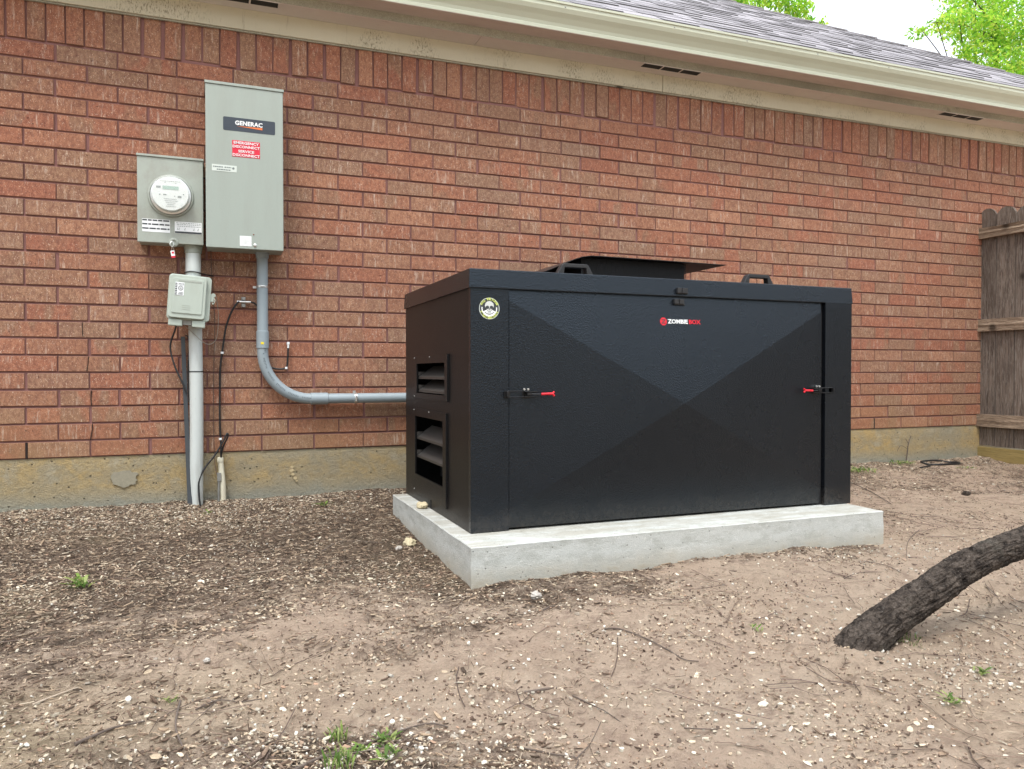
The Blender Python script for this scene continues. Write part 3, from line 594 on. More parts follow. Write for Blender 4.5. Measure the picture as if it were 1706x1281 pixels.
# exhaust hood
yh0, yh1 = -1.20, -.62
pr = [(1.135, .7645), (1.25, .8035), (1.375, .857), (1.41, .869), (1.45, .8755), (1.50, .8765), (2.124, .8725)]
pr2 = [(a, b-.0025) for a, b in pr[::-1]]
n = len(pr)*2; P = pr+pr2
vs = [(a, yy, b) for yy in (yh0, yh1) for a, b in P]; m_ = len(pr)
fs = [(i, i+1, n-2-i, n-1-i) for i in range(m_-1)]; fs = fs+[tuple(j+n for j in f)[::-1] for f in fs]+[(i, (i+1) % n, (i+1) % n+n, i+n) for i in range(n)]
hood = obj('exhaust_hood', MB().add(vs, fs), M['bmetal'], enc)
mb = MB(); x_ = 1.44
while x_ < 1.937: mb.box(x_, x_+.0015, -1.165, -1.1635, ez1, .872); x_ += .0085
z_ = ez1+.006
while z_ < .868: mb.box(1.44, 1.937, -1.1655, -1.164, z_, z_+.0013); z_ += .0085
y_ = -1.16
while y_ < -.66: mb.box(1.9365, 1.938, y_, y_+.0015, ez1, .872); y_ += .0085
obj('hood_screen', mb, M['mesh'], hood)
obj('hood_dark_block', MB().box(1.43, 1.934, -1.150, -.66, ez1+.001, .870), M['inner'], hood)  # dark block added behind the screen for the shade inside the hood
# toggle latches
def latch(xc, s, z=.3155):
    """s=+1: handle to the right; built around the strap joint xc"""
    y = ef-.003
    X = lambda v: xc+s*v
    def bx(mb, a, b, y0, y1, z0, z1):
        lo, hi = sorted((X(a), X(b))); return mb.box(lo, hi, y0, y1, z0, z1)
    L = obj('toggle_latch', bx(MB(), .055, .115, y-.004, y+.002, z-.017, z+.017), M['bmetal'], enc, bevel=.001)
    mb = MB(); bx(mb, .058, .108, y-.024, y-.004, z+.006, z+.010); bx(mb, .058, .108, y-.024, y-.004, z-.012, z-.008)
    bx(mb, .066, .084, y-.028, y-.006, z-.006, z+.004); obj('clamp_body', mb, M['bmetal'], L, bevel=.0012)
    mb = MB(); bx(mb, -.014, .008, y-.006, y+.002, z-.014, z+.012); bx(mb, -.010, -.004, y-.020, y-.006, z-.010, z+.008); obj('catch_plate', mb, M['bmetal'], L, bevel=.001)
    mb = MB(); zz = .0105; mb.tube([(X(.075), y-.018, z+zz), (X(.012), y-.016, z+zz), (X(-.004), y-.014, z+zz-.001), (X(-.008), y-.014, z), (X(-.004), y-.014, z-zz+.001), (X(.012), y-.016, z-zz), (X(.075), y-.018, z-zz)], .0019, 8, 4); obj('draw_loop', mb, M['bmetal'], L, smooth=True)
    for v in (.062, .077):
        mb = MB().cyl((X(v), y-.004, z+.0165), (X(v), y-.0095, z+.0165), .0045, 6); mb.cyl((X(v), y-.008, z+.0165), (X(v), y-.0125, z+.0165), .0022, 10); obj('bolt', mb, M['steel'], L)
    mb = MB().tube([(X(.075), y-.022, z), (X(.10), y-.026, z-.001), (X(.125), y-.030, z-.001)], [.0035, .0035, .003], 10, 3, flat=.7); ar = obj('latch_arm', mb, M['bmetal'], L, smooth=True)
    mb = MB().tube([(X(.120), y-.030, z-.001), (X(.158), y-.033, z), (X(.166), y-.034, z)], [.0046, .0048, .0048], 12, 2)
    mb.tube([(X(.163), y-.034, z), (X(.170), y-.035, z+.008)], [.0045, .0035], 8, 0); mb.tube([(X(.163), y-.034, z), (X(.170), y-.035, z-.008)], [.0045, .0035], 8, 0)
    obj('latch_grip', mb, M['redgrip'], L, smooth=True)
latch(.990, 1); latch(2.487, -1, .317)
# lid hasp
mb = MB(); y = -1.4425
for xx, w_ in ((1.712, .020), (1.738, .024)):
    mb.box(xx-w_/2, xx+w_/2, y-.010, y+.001, .7065, .7275)
mb.box(1.704, 1.757, y-.004, y+.001, .704, .7085); mb.box(1.722, 1.729, y-.014, y, .706, .722)
h1 = obj('lid_hasp', mb, M['bplast'], enc, bevel=.0015)
mb = MB(); y = ef-.001
for xx, w_ in ((1.702, .020), (1.726, .022)): mb.box(xx-w_/2, xx+w_/2, y-.012, y+.004, .664, .684)
mb.box(1.695, 1.745, y-.006, y+.004, .660, .665)
obj('hasp_staple', mb, M['bplast'], h1, bevel=.0015)
# front badge
yb1 = lambda x_, z_: C[1]+ (yb0-C[1])*((z_-C[2])/(zt-C[2])) - .0012
zB = .5935; yB = yb1(0, zB)
tb = math.atan2(D, zt-C[2])
rotB = (R(90)-tb*1.0, 0, 0)
text('badge_lettering', 'ZOMBIE', .0232, M['white'], door, (1.7085, yB, zB), rotB, .0006, 1.12, bold=.0006)
text('badge_lettering', 'BOX', .0232, M['redgrip'], door, (1.7865, yB, zB), rotB, .0006, 1.12, bold=.0007)
mb = MB(); cx, cz, r_ = 1.6425, zB, .0165
oc = [(cx+r_*math.cos(R(22.5+45*i)), cz+r_*math.sin(R(22.5+45*i))) for i in range(8)]
yy_ = yb1(0, zB)
mb.add([(a, yb1(0, b)+.0005, b) for a, b in oc], [tuple(range(8))[::-1]])
bd = obj('badge_emblem', mb, M['redgrip'], door)
mb = MB()
for pts in (((-.009, .008), (.009, .008), (.009, .005), (-.009, .005)), ((.004, .005), (.009, .005), (-.004, -.005), (-.009, -.005)), ((-.009, -.005), (.009, -.005), (.009, -.008), (-.009, -.008))):
    mb.add([(cx+a, yb1(0, cz+b)-.0004, cz+b) for a, b in pts], [(0, 1, 2, 3)])
obj('emblem_letter', mb, M['black_p'], bd)
# round sticker with a skull
sc_ = empty  # (sticker is a part of the corner panel)
scx, scz, sr, sy = .920, .6225, .0392, ef-.0018
def disc(r, y, x0=scx, z0=scz, rx=1, seg=40): return [(x0+r*rx*math.cos(2*math.pi*i/seg), y, z0+r*math.sin(2*math.pi*i/seg)) for i in range(seg)]
def annulus(r0, r1, y, a0=0, a1=360, seg=40):
    vs = []; fs = []
    for i in range(seg+1):
        a = R(a0+(a1-a0)*i/seg); vs += [(scx+r0*math.cos(a), y, scz+r0*math.sin(a)), (scx+r1*math.cos(a), y, scz+r1*math.sin(a))]
    fs = [(2*i, 2*i+1, 2*i+3, 2*i+2) for i in range(seg)]; return vs, fs
mb = MB().lathe([(sr, 0), (sr, .0006)], (scx, sy+.0004, scz), seg=40)
stk = obj('round_sticker', mb, M['black_p'], enc)
v_, f_ = annulus(sr*.93, sr*.985, sy-.0006); mb = MB().add(v_, f_); obj('sticker_rim', mb, M['graylab'], stk)
v_, f_ = annulus(sr*.66, sr*.76, sy-.0006, 170, 370); mb = MB().add(v_, f_); v_, f_ = annulus(sr*.30, sr*.68, sy-.0007, 205, 335); mb.add(v_, f_)
obj('sticker_ring', mb, M['white'], stk)
sk = [(-.30, -.02), (-.40, .10), (-.44, .28), (-.38, .48), (-.22, .62), (0, .68), (.22, .62), (.38, .48), (.44, .28), (.40, .10), (.30, -.02), (.24, -.14), (.18, -.18), (.17, -.42), (.10, -.48), (-.10, -.48), (-.17, -.42), (-.18, -.18), (-.24, -.14)]
mb = MB().add([(scx+a*sr, sy-.0012, scz+b*sr) for a, b in sk], [tuple(range(len(sk)))]); skull = obj('skull_emblem', mb, simple('skull_print', (.55, .57, .55), .5), stk)
mb = MB()
for ex_, ez_, rr in ((-.20, .10, .15), (.20, .10, .15)): mb.add(disc(rr*sr, sy-.0016, scx+ex_*sr, scz+ez_*sr, 1.15, 14), [tuple(range(14))])
mb.add([(scx+a*sr, sy-.0016, scz+b*sr) for a, b in ((0, .06), (.07, -.1), (-.07, -.1))], [(0, 1, 2)])
for a in (-.09, -.03, .03, .09): mb.add([(scx+(a+d_)*sr, sy-.0016, scz+b*sr) for d_, b in ((-.008, -.2), (.008, -.2), (.008, -.36), (-.008, -.36))], [(0, 1, 2, 3)])
v_, f_ = annulus(sr*.50, sr*.56, sy-.0008, 215, 325); mb.add(v_, f_)
obj('skull_features', mb, M['black_p'], skull)  # printed eyes, nose, teeth and lower arc
for s_, a0, st, up_ in (('KILL THE NOISE', 152, -9.6, 1), ('WWW.ZOMBIEBOX.COM', 206, 7.9, -1)):
    for i, ch in enumerate(s_):
        if ch == ' ': continue
        a = R(a0+st*i); rr = sr*.85
        text('sticker_letter', ch, sr*.27, M['lime'], stk, (scx+rr*math.cos(a), sy-.0008, scz+rr*math.sin(a)), (R(90), -(a-R(90)) if up_ > 0 else -(a+R(90)), 0), .0001, 1.0, bold=.0006)
# foam blob where a line enters
def rock(name, c, r, mat, seed, label=None, cat=None, parent=None, sq=(1, 1, .7), seg=10, **kw):
    mbx = MB(); n1, n2 = seg, seg*2; vs = []
    for i in range(1, n1):
        th = math.pi*i/n1
        for j in range(n2):
            ph = 2*math.pi*j/n2; d = np.array([math.sin(th)*math.cos(ph), math.sin(th)*math.sin(ph), math.cos(th)])
            k = 1+1.1*(float(fbm(*(d*2.6+5), seed, 3))-.5); vs.append(tuple(np.array(c)+d*np.array(sq)*r*k))
    vs += [(c[0], c[1], c[2]+r*sq[2]*.95), (c[0], c[1], c[2]-r*sq[2])]; N_ = len(vs)
    fs = [((i)*n2+j, (i+1)*n2+j, (i+1)*n2+(j+1) % n2, i*n2+(j+1) % n2) for i in range(n1-2) for j in range(n2)]
    fs += [(N_-2, j, (j+1) % n2) for j in range(n2)]+[(N_-1, (n1-2)*n2+(j+1) % n2, (n1-2)*n2+j) for j in range(n2)]
    mbx.add(vs, fs); return obj(name, mbx, mat, parent, smooth=True, label=label, cat=cat, at=None if parent else c, **kw) if parent else obj(name, MBshift(mbx, c), mat, None, smooth=True, label=label, cat=cat, at=c, **kw)
def MBshift(mb, c): return mb
rock('sealing_foam', (.822, -.865, -.172), .030, M['foam'], 5, parent=enc, sq=(.7, 1.25, .5))

# ------------------------------------------------------------------ transfer switch
ats = empty('transfer_switch', (.145, 0, .98), 'tall grey-green electrical cabinet with black nameplate and red disconnect label', 'electrical cabinet')
G = M['ats']
obj('back_box', MB().box(-.026, .318, -.168, -.001, .984, 1.742), G, ats, bevel=.002)
fc = obj('front_cover', MB().box(-.030, .316, -.182, -.1665, .979, 1.738), G, ats, bevel=.003, bseg=3)
obj('rain_lip', MB().extr([(-.186, 1.739), (-.186, 1.7515), (-.0, 1.760), (0, 1.7405)], 'x', -.033, .321), G, ats, bevel=.0015)
yl = -.1828
def rrect(x0, x1, z0, z1, r, y0, y1):
    p = []
    for cx_, cz_, a0 in ((x1-r, z1-r, 0), (x0+r, z1-r, 90), (x0+r, z0+r, 180), (x1-r, z0+r, 270)):
        for k in range(5): a = R(a0+22.5*k); p.append((cx_+r*math.cos(a), cz_+r*math.sin(a)))
    return MB().extr(p, 'y', y0, y1)
npl = obj('nameplate', rrect(.047, .280, 1.530, 1.593, .006, yl, -.181), M['navy'], fc)
text('nameplate_lettering', 'GENERAC', .0275, M['white'], npl, (.161, yl-.0008, 1.568), sx=1.0, bold=.0009)
obj('nameplate_stripe', MB().add([(.105, yl-.0008, 1.5535), (.222, yl-.0008, 1.5565), (.222, yl-.0008, 1.5465)], [(0, 1, 2)]), M['orange'], npl)
rl = obj('red_label', MB().box(.0865, .2105, yl, -.181, 1.410, 1.4865), M['red'], fc)
for z_, s_, wd in ((1.4755, 'EMERGENCY', 1.28), (1.4575, 'DISCONNECT', 1.24), (1.4365, 'SERVICE', 1.28), (1.4185, 'DISCONNECT', 1.24)): text('label_lettering', s_, .0168, M['white'], rl, (.1485, yl-.0008, z_), sx=wd*.92, bold=.0003)
gl = obj('rating_label', MB().box(-.003, .106, yl, -.181, 1.3355, 1.366), M['graylab'], fc)
mb = MB()
for a, b, z_ in ((.002, .046, 1.355), (.052, .082, 1.355), (.018, .080, 1.343)):
    xx = a
    while xx < b: w_ = rs.uniform(.003, .009); mb.box(xx, min(xx+w_, b), yl-.0006, yl+.0002, z_-.002, z_+.003); xx += w_+.0018
mb.lathe([(.0055, 0), (.0055, .0006)], (.091, yl, 1.353), seg=14); obj('label_print', mb, M['grayp'], gl)
wl_ = obj('inspection_label', MB().box(.118, .170, yl, -.181, .9925, 1.0395), M['white'], fc)
mb = MB()
for i in range(7): mb.box(.123, .163-.006*(i % 3), yl-.0005, yl+.0002, .998+i*.0055, .9992+i*.0055)
obj('label_print', mb, M['graylab'], wl_)
obj('cover_screw', MB().lathe([(.0075, 0), (.007, .005), (.003, .007)], (.186, -.182, .998), seg=16), M['steel'], fc, smooth=True)
obj('cover_screw', MB().lathe([(.0035, 0), (.003, .002)], (.180, -.182, 1.049), seg=10), simple('rusty_fastener', (.2, .08, .05), .8), fc)

# ------------------------------------------------------------------ meter base
mt = empty('electric_meter_box', (-.183, 0, .995), 'weathered square metal meter box with round glass utility meter and white stickers', 'meter box')
G = M['meterbox']
obj('back_box', MB().box(-.320, -.045, -.108, -.001, .998, 1.392), G, mt, bevel=.002)
cv = obj('front_cover', MB().box(-.323, -.042, -.120, -.107, .995, 1.388), G, mt, bevel=.003)
obj('rain_lip', MB().extr([(-.125, 1.389), (-.125, 1.399), (0, 1.405), (0, 1.390)], 'x', -.326, -.039), G, mt, bevel=.0015)
obj('cover_ring', MB().lathe([(.100, 0), (.096, .010), (.090, .012), (.088, .004), (.086, .002)], (-.181, -.120, 1.214), seg=56), G, cv, smooth=True)
mh = MB().lathe([(.0855, 0), (.0855, .010), (.0815, .012), (.0815, .058), (.080, .064), (.070, .0665)], (-.181, -.120, 1.214), seg=56)
mtr = obj('utility_meter', MB().lathe([(.078, 0), (.078, .04), (.0765, .0585), (.02, .0588)], (-.181, -.120, 1.214), seg=56), simple('meter_dial_white', (.66, .69, .66), .45, 0, .05), mt, smooth=True)
obj('meter_collar', MB().lathe([(.087, 0), (.087, .011), (.0835, .0125)], (-.181, -.121, 1.214), seg=56), M['steel'], mtr, smooth=True)
obj('meter_glass', mh, M['glass'], mtr, smooth=True)
yd = -.1794
obj('meter_display', MB().box(-.213, -.146, yd-.0006, yd+.001, 1.231, 1.247), M['lcd'], mtr)
mb = MB()
for a, b, z_, h_ in ((-.240, -.221, 1.236, .009), (-.211, -.197, 1.204, .005), (-.228, -.222, 1.203, .006), (-.150, -.134, 1.196, .009), (-.165, -.160, 1.200, .004), (-.128, -.123, 1.210, .005), (-.205, -.200, 1.261, .004), (-.16, -.155, 1.259, .003)): mb.box(a, b, yd-.0006, yd+.001, z_, z_+h_)
for i, (a, b) in enumerate(((-.208, -.155), (-.205, -.150), (-.20, -.16), (-.195, -.165), (-.2, -.158))):
    xx = a
    while xx < b: w_ = rs.uniform(.002, .006); mb.box(xx, min(xx+w_, b), yd-.0005, yd+.001, 1.187-i*.0085, 1.189-i*.0085); xx += w_+.0015
xx = -.222
while xx < -.14: w_ = rs.uniform(.002, .006); mb.box(xx, xx+w_, yd-.0005, yd+.001, 1.268, 1.270); xx += w_+.003
obj('meter_print', mb, M['grayp'], mtr)
yl = -.1208
l1 = obj('utility_sticker', MB().box(-.303, -.186, yl, -.119, 1.043, 1.1025), M['white'], cv)
mb = MB()
for z_ in (1.0965, 1.0780, 1.0585):
    xx = -.302
    while xx < -.188:
        w_ = rs.uniform(.012, .035); x1 = min(xx+w_, -.188); mb.box(xx, x1, yl-.0005, yl+.0003, z_-.003, z_+.0035); xx = x1+.0035
obj('sticker_print', mb, M['black_p'], l1)
l2 = obj('utility_sticker', MB().box(-.166, -.049, yl, -.119, 1.0435, 1.098), M['white'], cv)
mb = MB().box(-.165, -.050, yl-.0005, yl+.0003, 1.0445, 1.053); obj('sticker_band', mb, M['black_p'], l2)
mb = MB()
for z_ in (1.092, 1.085, 1.077):
    xx = -.162+rs.uniform(0, .01)
    while xx < -.056: w_ = rs.uniform(.003, .012); mb.box(xx, min(xx+w_, -.054), yl-.0005, yl+.0003, z_-.001, z_+.0012); xx += w_+.003
for a in (-.157, -.150, -.125, -.086, -.068): mb.add([(a, yl-.0005, 1.060), (a+.002, yl-.0005, 1.060), (a+.006, yl-.0005, 1.070), (a+.004, yl-.0005, 1.070)], [(0, 1, 2, 3)]); mb.box(a, a+.006, yl-.0005, yl+.0003, 1.0595, 1.0607)
obj('sticker_print', mb, M['grayp'], l2)
obj('cover_latch', MB().lathe([(.022, 0), (.020, .006), (.012, .009), (.010, .004)], (-.171, -.118, 1.000), seg=24), G, cv, smooth=True)
mb = MB().tube([(-.178, -.129, 1.004), (-.186, -.133, .990), (-.178, -.134, .978), (-.170, -.131, .990), (-.176, -.129, 1.002)], .0014, 6, 5); mb.tube([(-.178, -.134, .98), (-.180, -.130, .958)], .0009, 6, 0); mb.tube([(-.175, -.134, .98), (-.168, -.130, .958)], .0009, 6, 0)
tg = obj('seal_wire', mb, M['steel'], mt, smooth=True)
Mx = Matrix.Translation((-.174, -.129, .944)) @ Matrix.Rotation(R(-9), 4, 'Y')
obj('seal_tag', MB().box(-.0085, .0085, -.003, .003, -.017, .016, Mx), M['white'], tg, bevel=.0015)
mb = MB().box(-.0088, .0088, -.0034, .0034, -.017, -.009, Mx); mb.box(-.004, .006, -.0034, 0, .002, .011, Mx); obj('seal_tag_print', mb, M['red'], tg)

# ------------------------------------------------------------------ service conduit
sv = empty('service_conduit', (-.08, -.055, -.24), 'thick pale painted conduit running from the square meter box down into the ground', 'conduit')
S = M['service']
obj('lower_pipe', MB().tube([(-.083, -.055, -.30), (-.078, -.055, .2), (-.082, -.055, .62), (-.088, -.055, .9)], .0305, 28, 6), S, sv, smooth=True)
obj('expansion_sleeve', MB().lathe([(.0345, 0), (.0345, .125), (.033, .128)], (-.0885, -.055, .852), (0, 0, 1), 28), S, sv, smooth=True)
obj('top_hub', MB().lathe([(.034, 0), (.0385, .003), (.0385, .018), (.041, .020), (.041, .036)], (-.0885, -.055, .961), (0, 0, 1), 28), M['meterbox'], sv, smooth=True)
mb = MB().tube([(-.128, -.07, .868), (-.10, -.092, .872), (-.07, -.090, .869), (-.045, -.06, .866), (.0, -.02, .862)], .0028, 8, 5); obj('zip_tie', mb, M['cable'], sv, smooth=True)
mb = MB().lathe([(.0318, 0), (.0318, .005)], (-.0795, -.055, .395), (0, 0, 1), 24); obj('zip_tie', mb, M['cable'], sv)

# ------------------------------------------------------------------ phone interface box
nid = empty('phone_junction_box', (-.105, -.07, .735), 'small tilted pale plastic phone junction box strapped over the pale conduit', 'junction box', rot=(0, R(4.2), 0))
Q = M['nid']
bod = obj('box_base', rrect(-.092, .092, -.098, .112, .016, -.075, -.018), Q, nid, bevel=.002)
cvp = obj('box_cover', rrect(-.086, .072, -.092, .108, .014, -.100, -.0755), Q, nid, bevel=.005, bseg=3)
mb = rrect(-.072, .058, -.070, .092, .008, -.104, -.099); obj('raised_panel', mb, Q, cvp, bevel=.002)
for a, b in ((-.082, -.022), (.020, .076)): obj('cable_entry', MB().box(a, b, -.088, -.03, -.128, -.098), Q, nid, bevel=.004)
obj('grommet', MB().box(-.020, .018, -.07, -.03, -.120, -.099), M['dull'], nid)
mb = MB().box(.092, .106, -.07, -.05, .000, .035); mb.lathe([(.010, 0), (.010, .012)], (.103, -.055, .030), seg=14); mb.tube([(.105, -.065, .02), (.112, -.07, .005), (.104, -.07, -.012), (.098, -.065, .0)], .002, 6, 5)
obj('latch_lug', mb, M['nid'], nid, bevel=.001)
stn = obj('compliance_sticker', MB().box(-.062, -.024, -.1052, -.1035, .012, .072), M['white'], cvp)
mb = MB()
for i in range(7): mb.box(-.0615, -.0535, -.1058, -.105, .014+i*.0082, .0185+i*.0082)
for v in (((-.052, -.1058, .0595), (-.026, -.1058, .0595), (-.026, -.1058, .0585), (-.052, -.1058, .0585)),): mb.add(v, [(0, 1, 2, 3)])
for a in (-.048, -.042, -.036, -.030): mb.box(a, a+.0035, -.1058, -.105, .063, .067)
for i in range(3): mb.box(-.05+.002*i, -.028, -.1058, -.105, .016+.0045*i, .0175+.0045*i)
obj('sticker_print', mb, M['black_p'], stn)
mb = MB(); n = 24; vs = []
for i in range(n):
    a = 2*math.pi*i/n; vs += [(-.0385+.0105*math.cos(a), -.106, .045+.0105*math.sin(a)), (-.0385+.0085*math.cos(a), -.106, .045+.0085*math.sin(a))]
mb.add(vs, [(2*i, 2*i+1, (2*i+3) % (2*n), (2*i+2) % (2*n)) for i in range(n)]); obj('listing_mark', mb, M['black_p'], stn)
text('listing_letters', 'UL', .011, M['black_p'], stn, (-.0385, -.106, .045), ext=.0002, sx=.8)
obj('moulded_text', MB().box(-.05, .05, -.1048, -.1035, .076, .083), M['meterbox'], cvp)
for i in range(3): obj('moulded_text', MB().box(-.028, .008, -.1048, -.1035, -.052+i*.009, -.050+i*.009), M['meterbox'], cvp)

# ------------------------------------------------------------------ grey conduit from the cabinet
gc = empty('grey_conduit', (.225, -.05, .98), 'smooth grey PVC conduit bending from the tall cabinet to the generator enclosure', 'conduit')
cy_ = -.045; rr = .0265; G = M['conduit']; zc_ = .2605; RB = .235; xb_ = .226
arc = [(xb_+RB-RB*math.cos(R(a)), cy_, zc_+RB-RB*math.sin(R(a))) for a in range(0, 91, 6)]
obj('vertical_pipe', MB().cyl((.2265, cy_, .985), (xb_, cy_, .57), rr, 32), G, gc, smooth=True)
obj('elbow', MB().tube([(xb_, cy_, .56)]+arc+[(.50, cy_, zc_)], rr, 32, 0), G, gc, smooth=True)
obj('horizontal_pipe', MB().cyl((.48, cy_, zc_), (1.25, cy_, zc_), rr-.001, 32), G, gc, smooth=True)
obj('coupling', MB().lathe([(rr, 0), (rr+.0035, .002), (rr+.0035, .085), (rr, .087)], (xb_, cy_, .512), (0, 0, 1), 32), G, gc, smooth=True)
obj('coupling', MB().lathe([(rr, 0), (rr+.0035, .002), (rr+.0035, .085), (rr, .087)], (.455, cy_, zc_), (1, 0, 0), 32), G, gc, smooth=True)
obj('box_adapter', MB().lathe([(rr+.002, 0), (rr+.0045, .004), (rr+.0045, .018), (rr+.007, .019), (rr+.007, .028)], (.2265, cy_, .957), (0, 0, 1), 32), G, gc, smooth=True)
def strap(c, ax):
    mb = MB(); L = Vector(c); s = MB()
    if ax == 'z':
        s.lathe([(rr+.0022, 0), (rr+.0022, .011)], L, (0, 0, 1), 28); s.box(c[0]-rr-.016, c[0]-rr, -.012, -.002, c[2], c[2]+.011)
    else:
        s.lathe([(rr+.0022, 0), (rr+.0022, .014)], L, (1, 0, 0), 28); s.box(c[0], c[0]+.014, -.012, -.002, c[2]+rr, c[2]+rr+.012)
    st = obj('pipe_strap', s, M['steel'], gc, smooth=True)
    q = MB()
    if ax == 'z': q.cyl((c[0]-.010, c[1]-rr-.003, c[2]+.0055), (c[0]+.008, c[1]-rr-.003, c[2]+.0055), .0042, 8)
    else: q.cyl((c[0]+.007, c[1]-rr-.004, c[2]-.014), (c[0]+.007, c[1]-rr-.004, c[2]+.014), .0045, 8)
    obj('strap_screw', q, M['steel'], st)
strap((.226, cy_, .812), 'z'); strap((.675, cy_, zc_), 'x')
def surf(angz, rad=rr+.0042): return (xb_+rad*math.sin(angz), cy_-rad*math.cos(angz))
mb = MB(); q = []
for a in (-.35, -.1, .15): q.append(surf(a))
mb.add([(q[0][0], q[0][1], .532), (q[1][0], q[1][1], .532), (q[2][0], q[2][1], .532), (q[2][0], q[2][1], .543), (q[1][0], q[1][1], .543), (q[0][0], q[0][1], .543)], [(0, 1, 4, 5), (1, 2, 3, 4)]); obj('yellow_sticker', mb, M['yellow'], gc)
mb = MB()       # print along the pipe
def glyph(P, T, U, h):
    k = rs.randint(0, 4); w_ = h*.55
    for (a, b, c_, d_) in ([(0, 0, .2, 1), (.8, 0, 1, 1)], [(0, 0, .2, 1), (0, .8, 1, 1), (0, 0, 1, .2)], [(0, .8, 1, 1), (.4, 0, .6, 1)], [(0, 0, .2, 1), (0, .42, 1, .6), (.8, 0, 1, 1)])[k]:
        mb.add([P+T*(a*w_)+U*(b*h), P+T*(c_*w_)+U*(b*h), P+T*(c_*w_)+U*(d_*h), P+T*(a*w_)+U*(d_*h)], [(0, 1, 2, 3)])
for i in range(52):       # around the elbow front
    a = R(-10+i*1.95)
    if i % 9 in (7, 8): continue
    if a < 0: P = Vector((xb_+.006, 0, zc_+RB-a*RB)); T = Vector((0, 0, -1)); U = Vector((1, 0, 0))
    else:
        P = Vector((xb_+RB-RB*math.cos(a), 0, zc_+RB-RB*math.sin(a))); T = Vector((math.sin(a), 0, -math.cos(a))); U = Vector((math.cos(a), 0, math.sin(a))); P = P+U*-.002
    P.y = cy_-rr-.0002; glyph(P, T, U, .0085)
obj('pipe_print', mb, M['black_p'], gc); mb = MB()
for i in range(34):
    if i % 8 == 7: continue
    P = Vector((xb_+.0165, cy_-rr*.76, .95-i*.0098))
    if .795 < P.z < .83:
        if mb.v: obj('pipe_print', mb, M['black_p'], gc); mb = MB()
        continue
    glyph(P, Vector((0, 0, -1)), Vector((.7, .7, 0)), .006)
obj('pipe_print', mb, M['black_p'], gc)

# ------------------------------------------------------------------ cables and small wires
def cable(name, pts, r, mat, label, cat='cable', sm=7, seg=10, **kw):
    return obj(name, MB().tube(pts, r, seg, sm), mat, None, smooth=True, label=label, cat=cat, at=pts[0], **kw)
g0 = lambda x, y: float(gh(x, y))
obj('cable_guard', MB().tube([(-.137, -.035, .565), (-.128, -.04, .30), (-.118, -.05, 0), (-.108, -.075, -.27)], [.0125, .0135, .0145, .015], 4, 6), simple('charcoal_conduit', (.045, .052, .058), .5, 0, .2), None, smooth=False, label='dark grey angular cable guard leaning left of the pale conduit', cat='cable guard', at=(-.137, -.035, .565))
cable('drop_cable', [(-.165, -.085, .622), (-.168, -.07, .60), (-.192, -.045, .52), (-.175, -.05, .43), (-.14, -.06, .345), (-.118, -.063, .29)], .0042, M['cable'], 'thin black cable hanging in a curve from left foot of the junction box')
cable('guard_wire', [(-.125, -.03, .57), (-.112, -.045, .56), (-.108, -.05, .5), (-.115, -.05, .40), (-.112, -.055, .25)], .003, M['cable'], 'short black wire emerging from the top of dark cable guard')
cb = empty('coax_cable', (.028, -.02, -.02), 'black coax cable hanging down from ground block to the ivory riser', 'cable')
obj('jacket', MB().tube([(.120, -.026, .742), (.108, -.03, .733), (.082, -.025, .690), (.058, -.02, .62), (.045, -.018, .54), (.03, -.015, .42), (.027, -.015, .30), (.026, -.015, .15), (.030, -.018, .05), (.031, -.03, -.03)], .0047, 10, 8), M['cable'], cb, smooth=True)
mb = MB()
for a, z_ in ((.0385, .485), (.0285, .063)): mb.lathe([(.0075, 0), (.0075, .010)], (a, -.02, z_), (0, 0, 1), 10)
obj('cable_clip', mb, M['white'], cb)
gb = empty('ground_block', (.138, 0, .741), 'small zinc cable grounding block screwed to brick beside the grey conduit', 'connector')
mb = MB().box(.128, .148, -.018, -.001, .716, .766); mb.lathe([(.009, 0), (.008, .008)], (.138, -.018, .758), seg=12); mb.lathe([(.009, 0), (.008, .008)], (.138, -.018, .723), seg=12); obj('block', mb, M['dull'], gb, bevel=.002)
mb = MB().lathe([(.0055, 0), (.0055, .024), (.004, .028)], (.152, -.026, .741), (-1, 0, 0), 10); mb.lathe([(.0055, 0), (.0055, .020)], (.128, -.026, .7415), (-1, 0, 0), 8); mb.lathe([(.0055, 0), (.0055, .022)], (.150, -.026, .741), (1, 0, 0), 8); obj('connector', mb, M['steel'], gb, smooth=True)
cable('coax_jumper', [(.172, -.026, .741), (.188, -.024, .737), (.202, -.02, .725)], .0038, M['cable'], 'short black coax jumper from the ground block going behind grey conduit')
jb = empty('coax_stub', (.354, -.01, .54), 'short black coax loop with white clips poking out of brick right of the conduit', 'cable')
obj('jacket', MB().tube([(.245, -.02, .445), (.258, -.02, .424), (.29, -.018, .412), (.325, -.018, .412), (.343, -.018, .425), (.348, -.02, .47), (.350, -.02, .52), (.354, -.01, .54)], .0044, 10, 6), M['cable'], jb, smooth=True)
mb = MB().box(.334, .345, -.028, -.001, .411, .422); mb.box(.344, .356, -.026, -.001, .535, .547); mb.lathe([(.005, 0), (.005, .02)], (.350, -.02, .517), (0, 0, 1), 8); obj('cable_clip', mb, M['white'], jb)
rz = empty('ivory_riser', (.036, -.03, -.24), 'short ivory PVC riser stub standing against the concrete foundation', 'pipe')
obj('pipe', MB().tube([(.027, -.03, -.022), (.031, -.03, -.08), (.037, -.032, -.16), (.040, -.034, -.28)], [.0125, .0135, .0145, .0135], 18, 5), M['ivory'], rz, smooth=True)
obj('pipe_cap', MB().lathe([(.0145, 0), (.0150, .004), (.0150, .020), (.012, .024)], (.027, -.03, -.045), (0, 0, 1), 18), M['ivory'], rz, smooth=True)
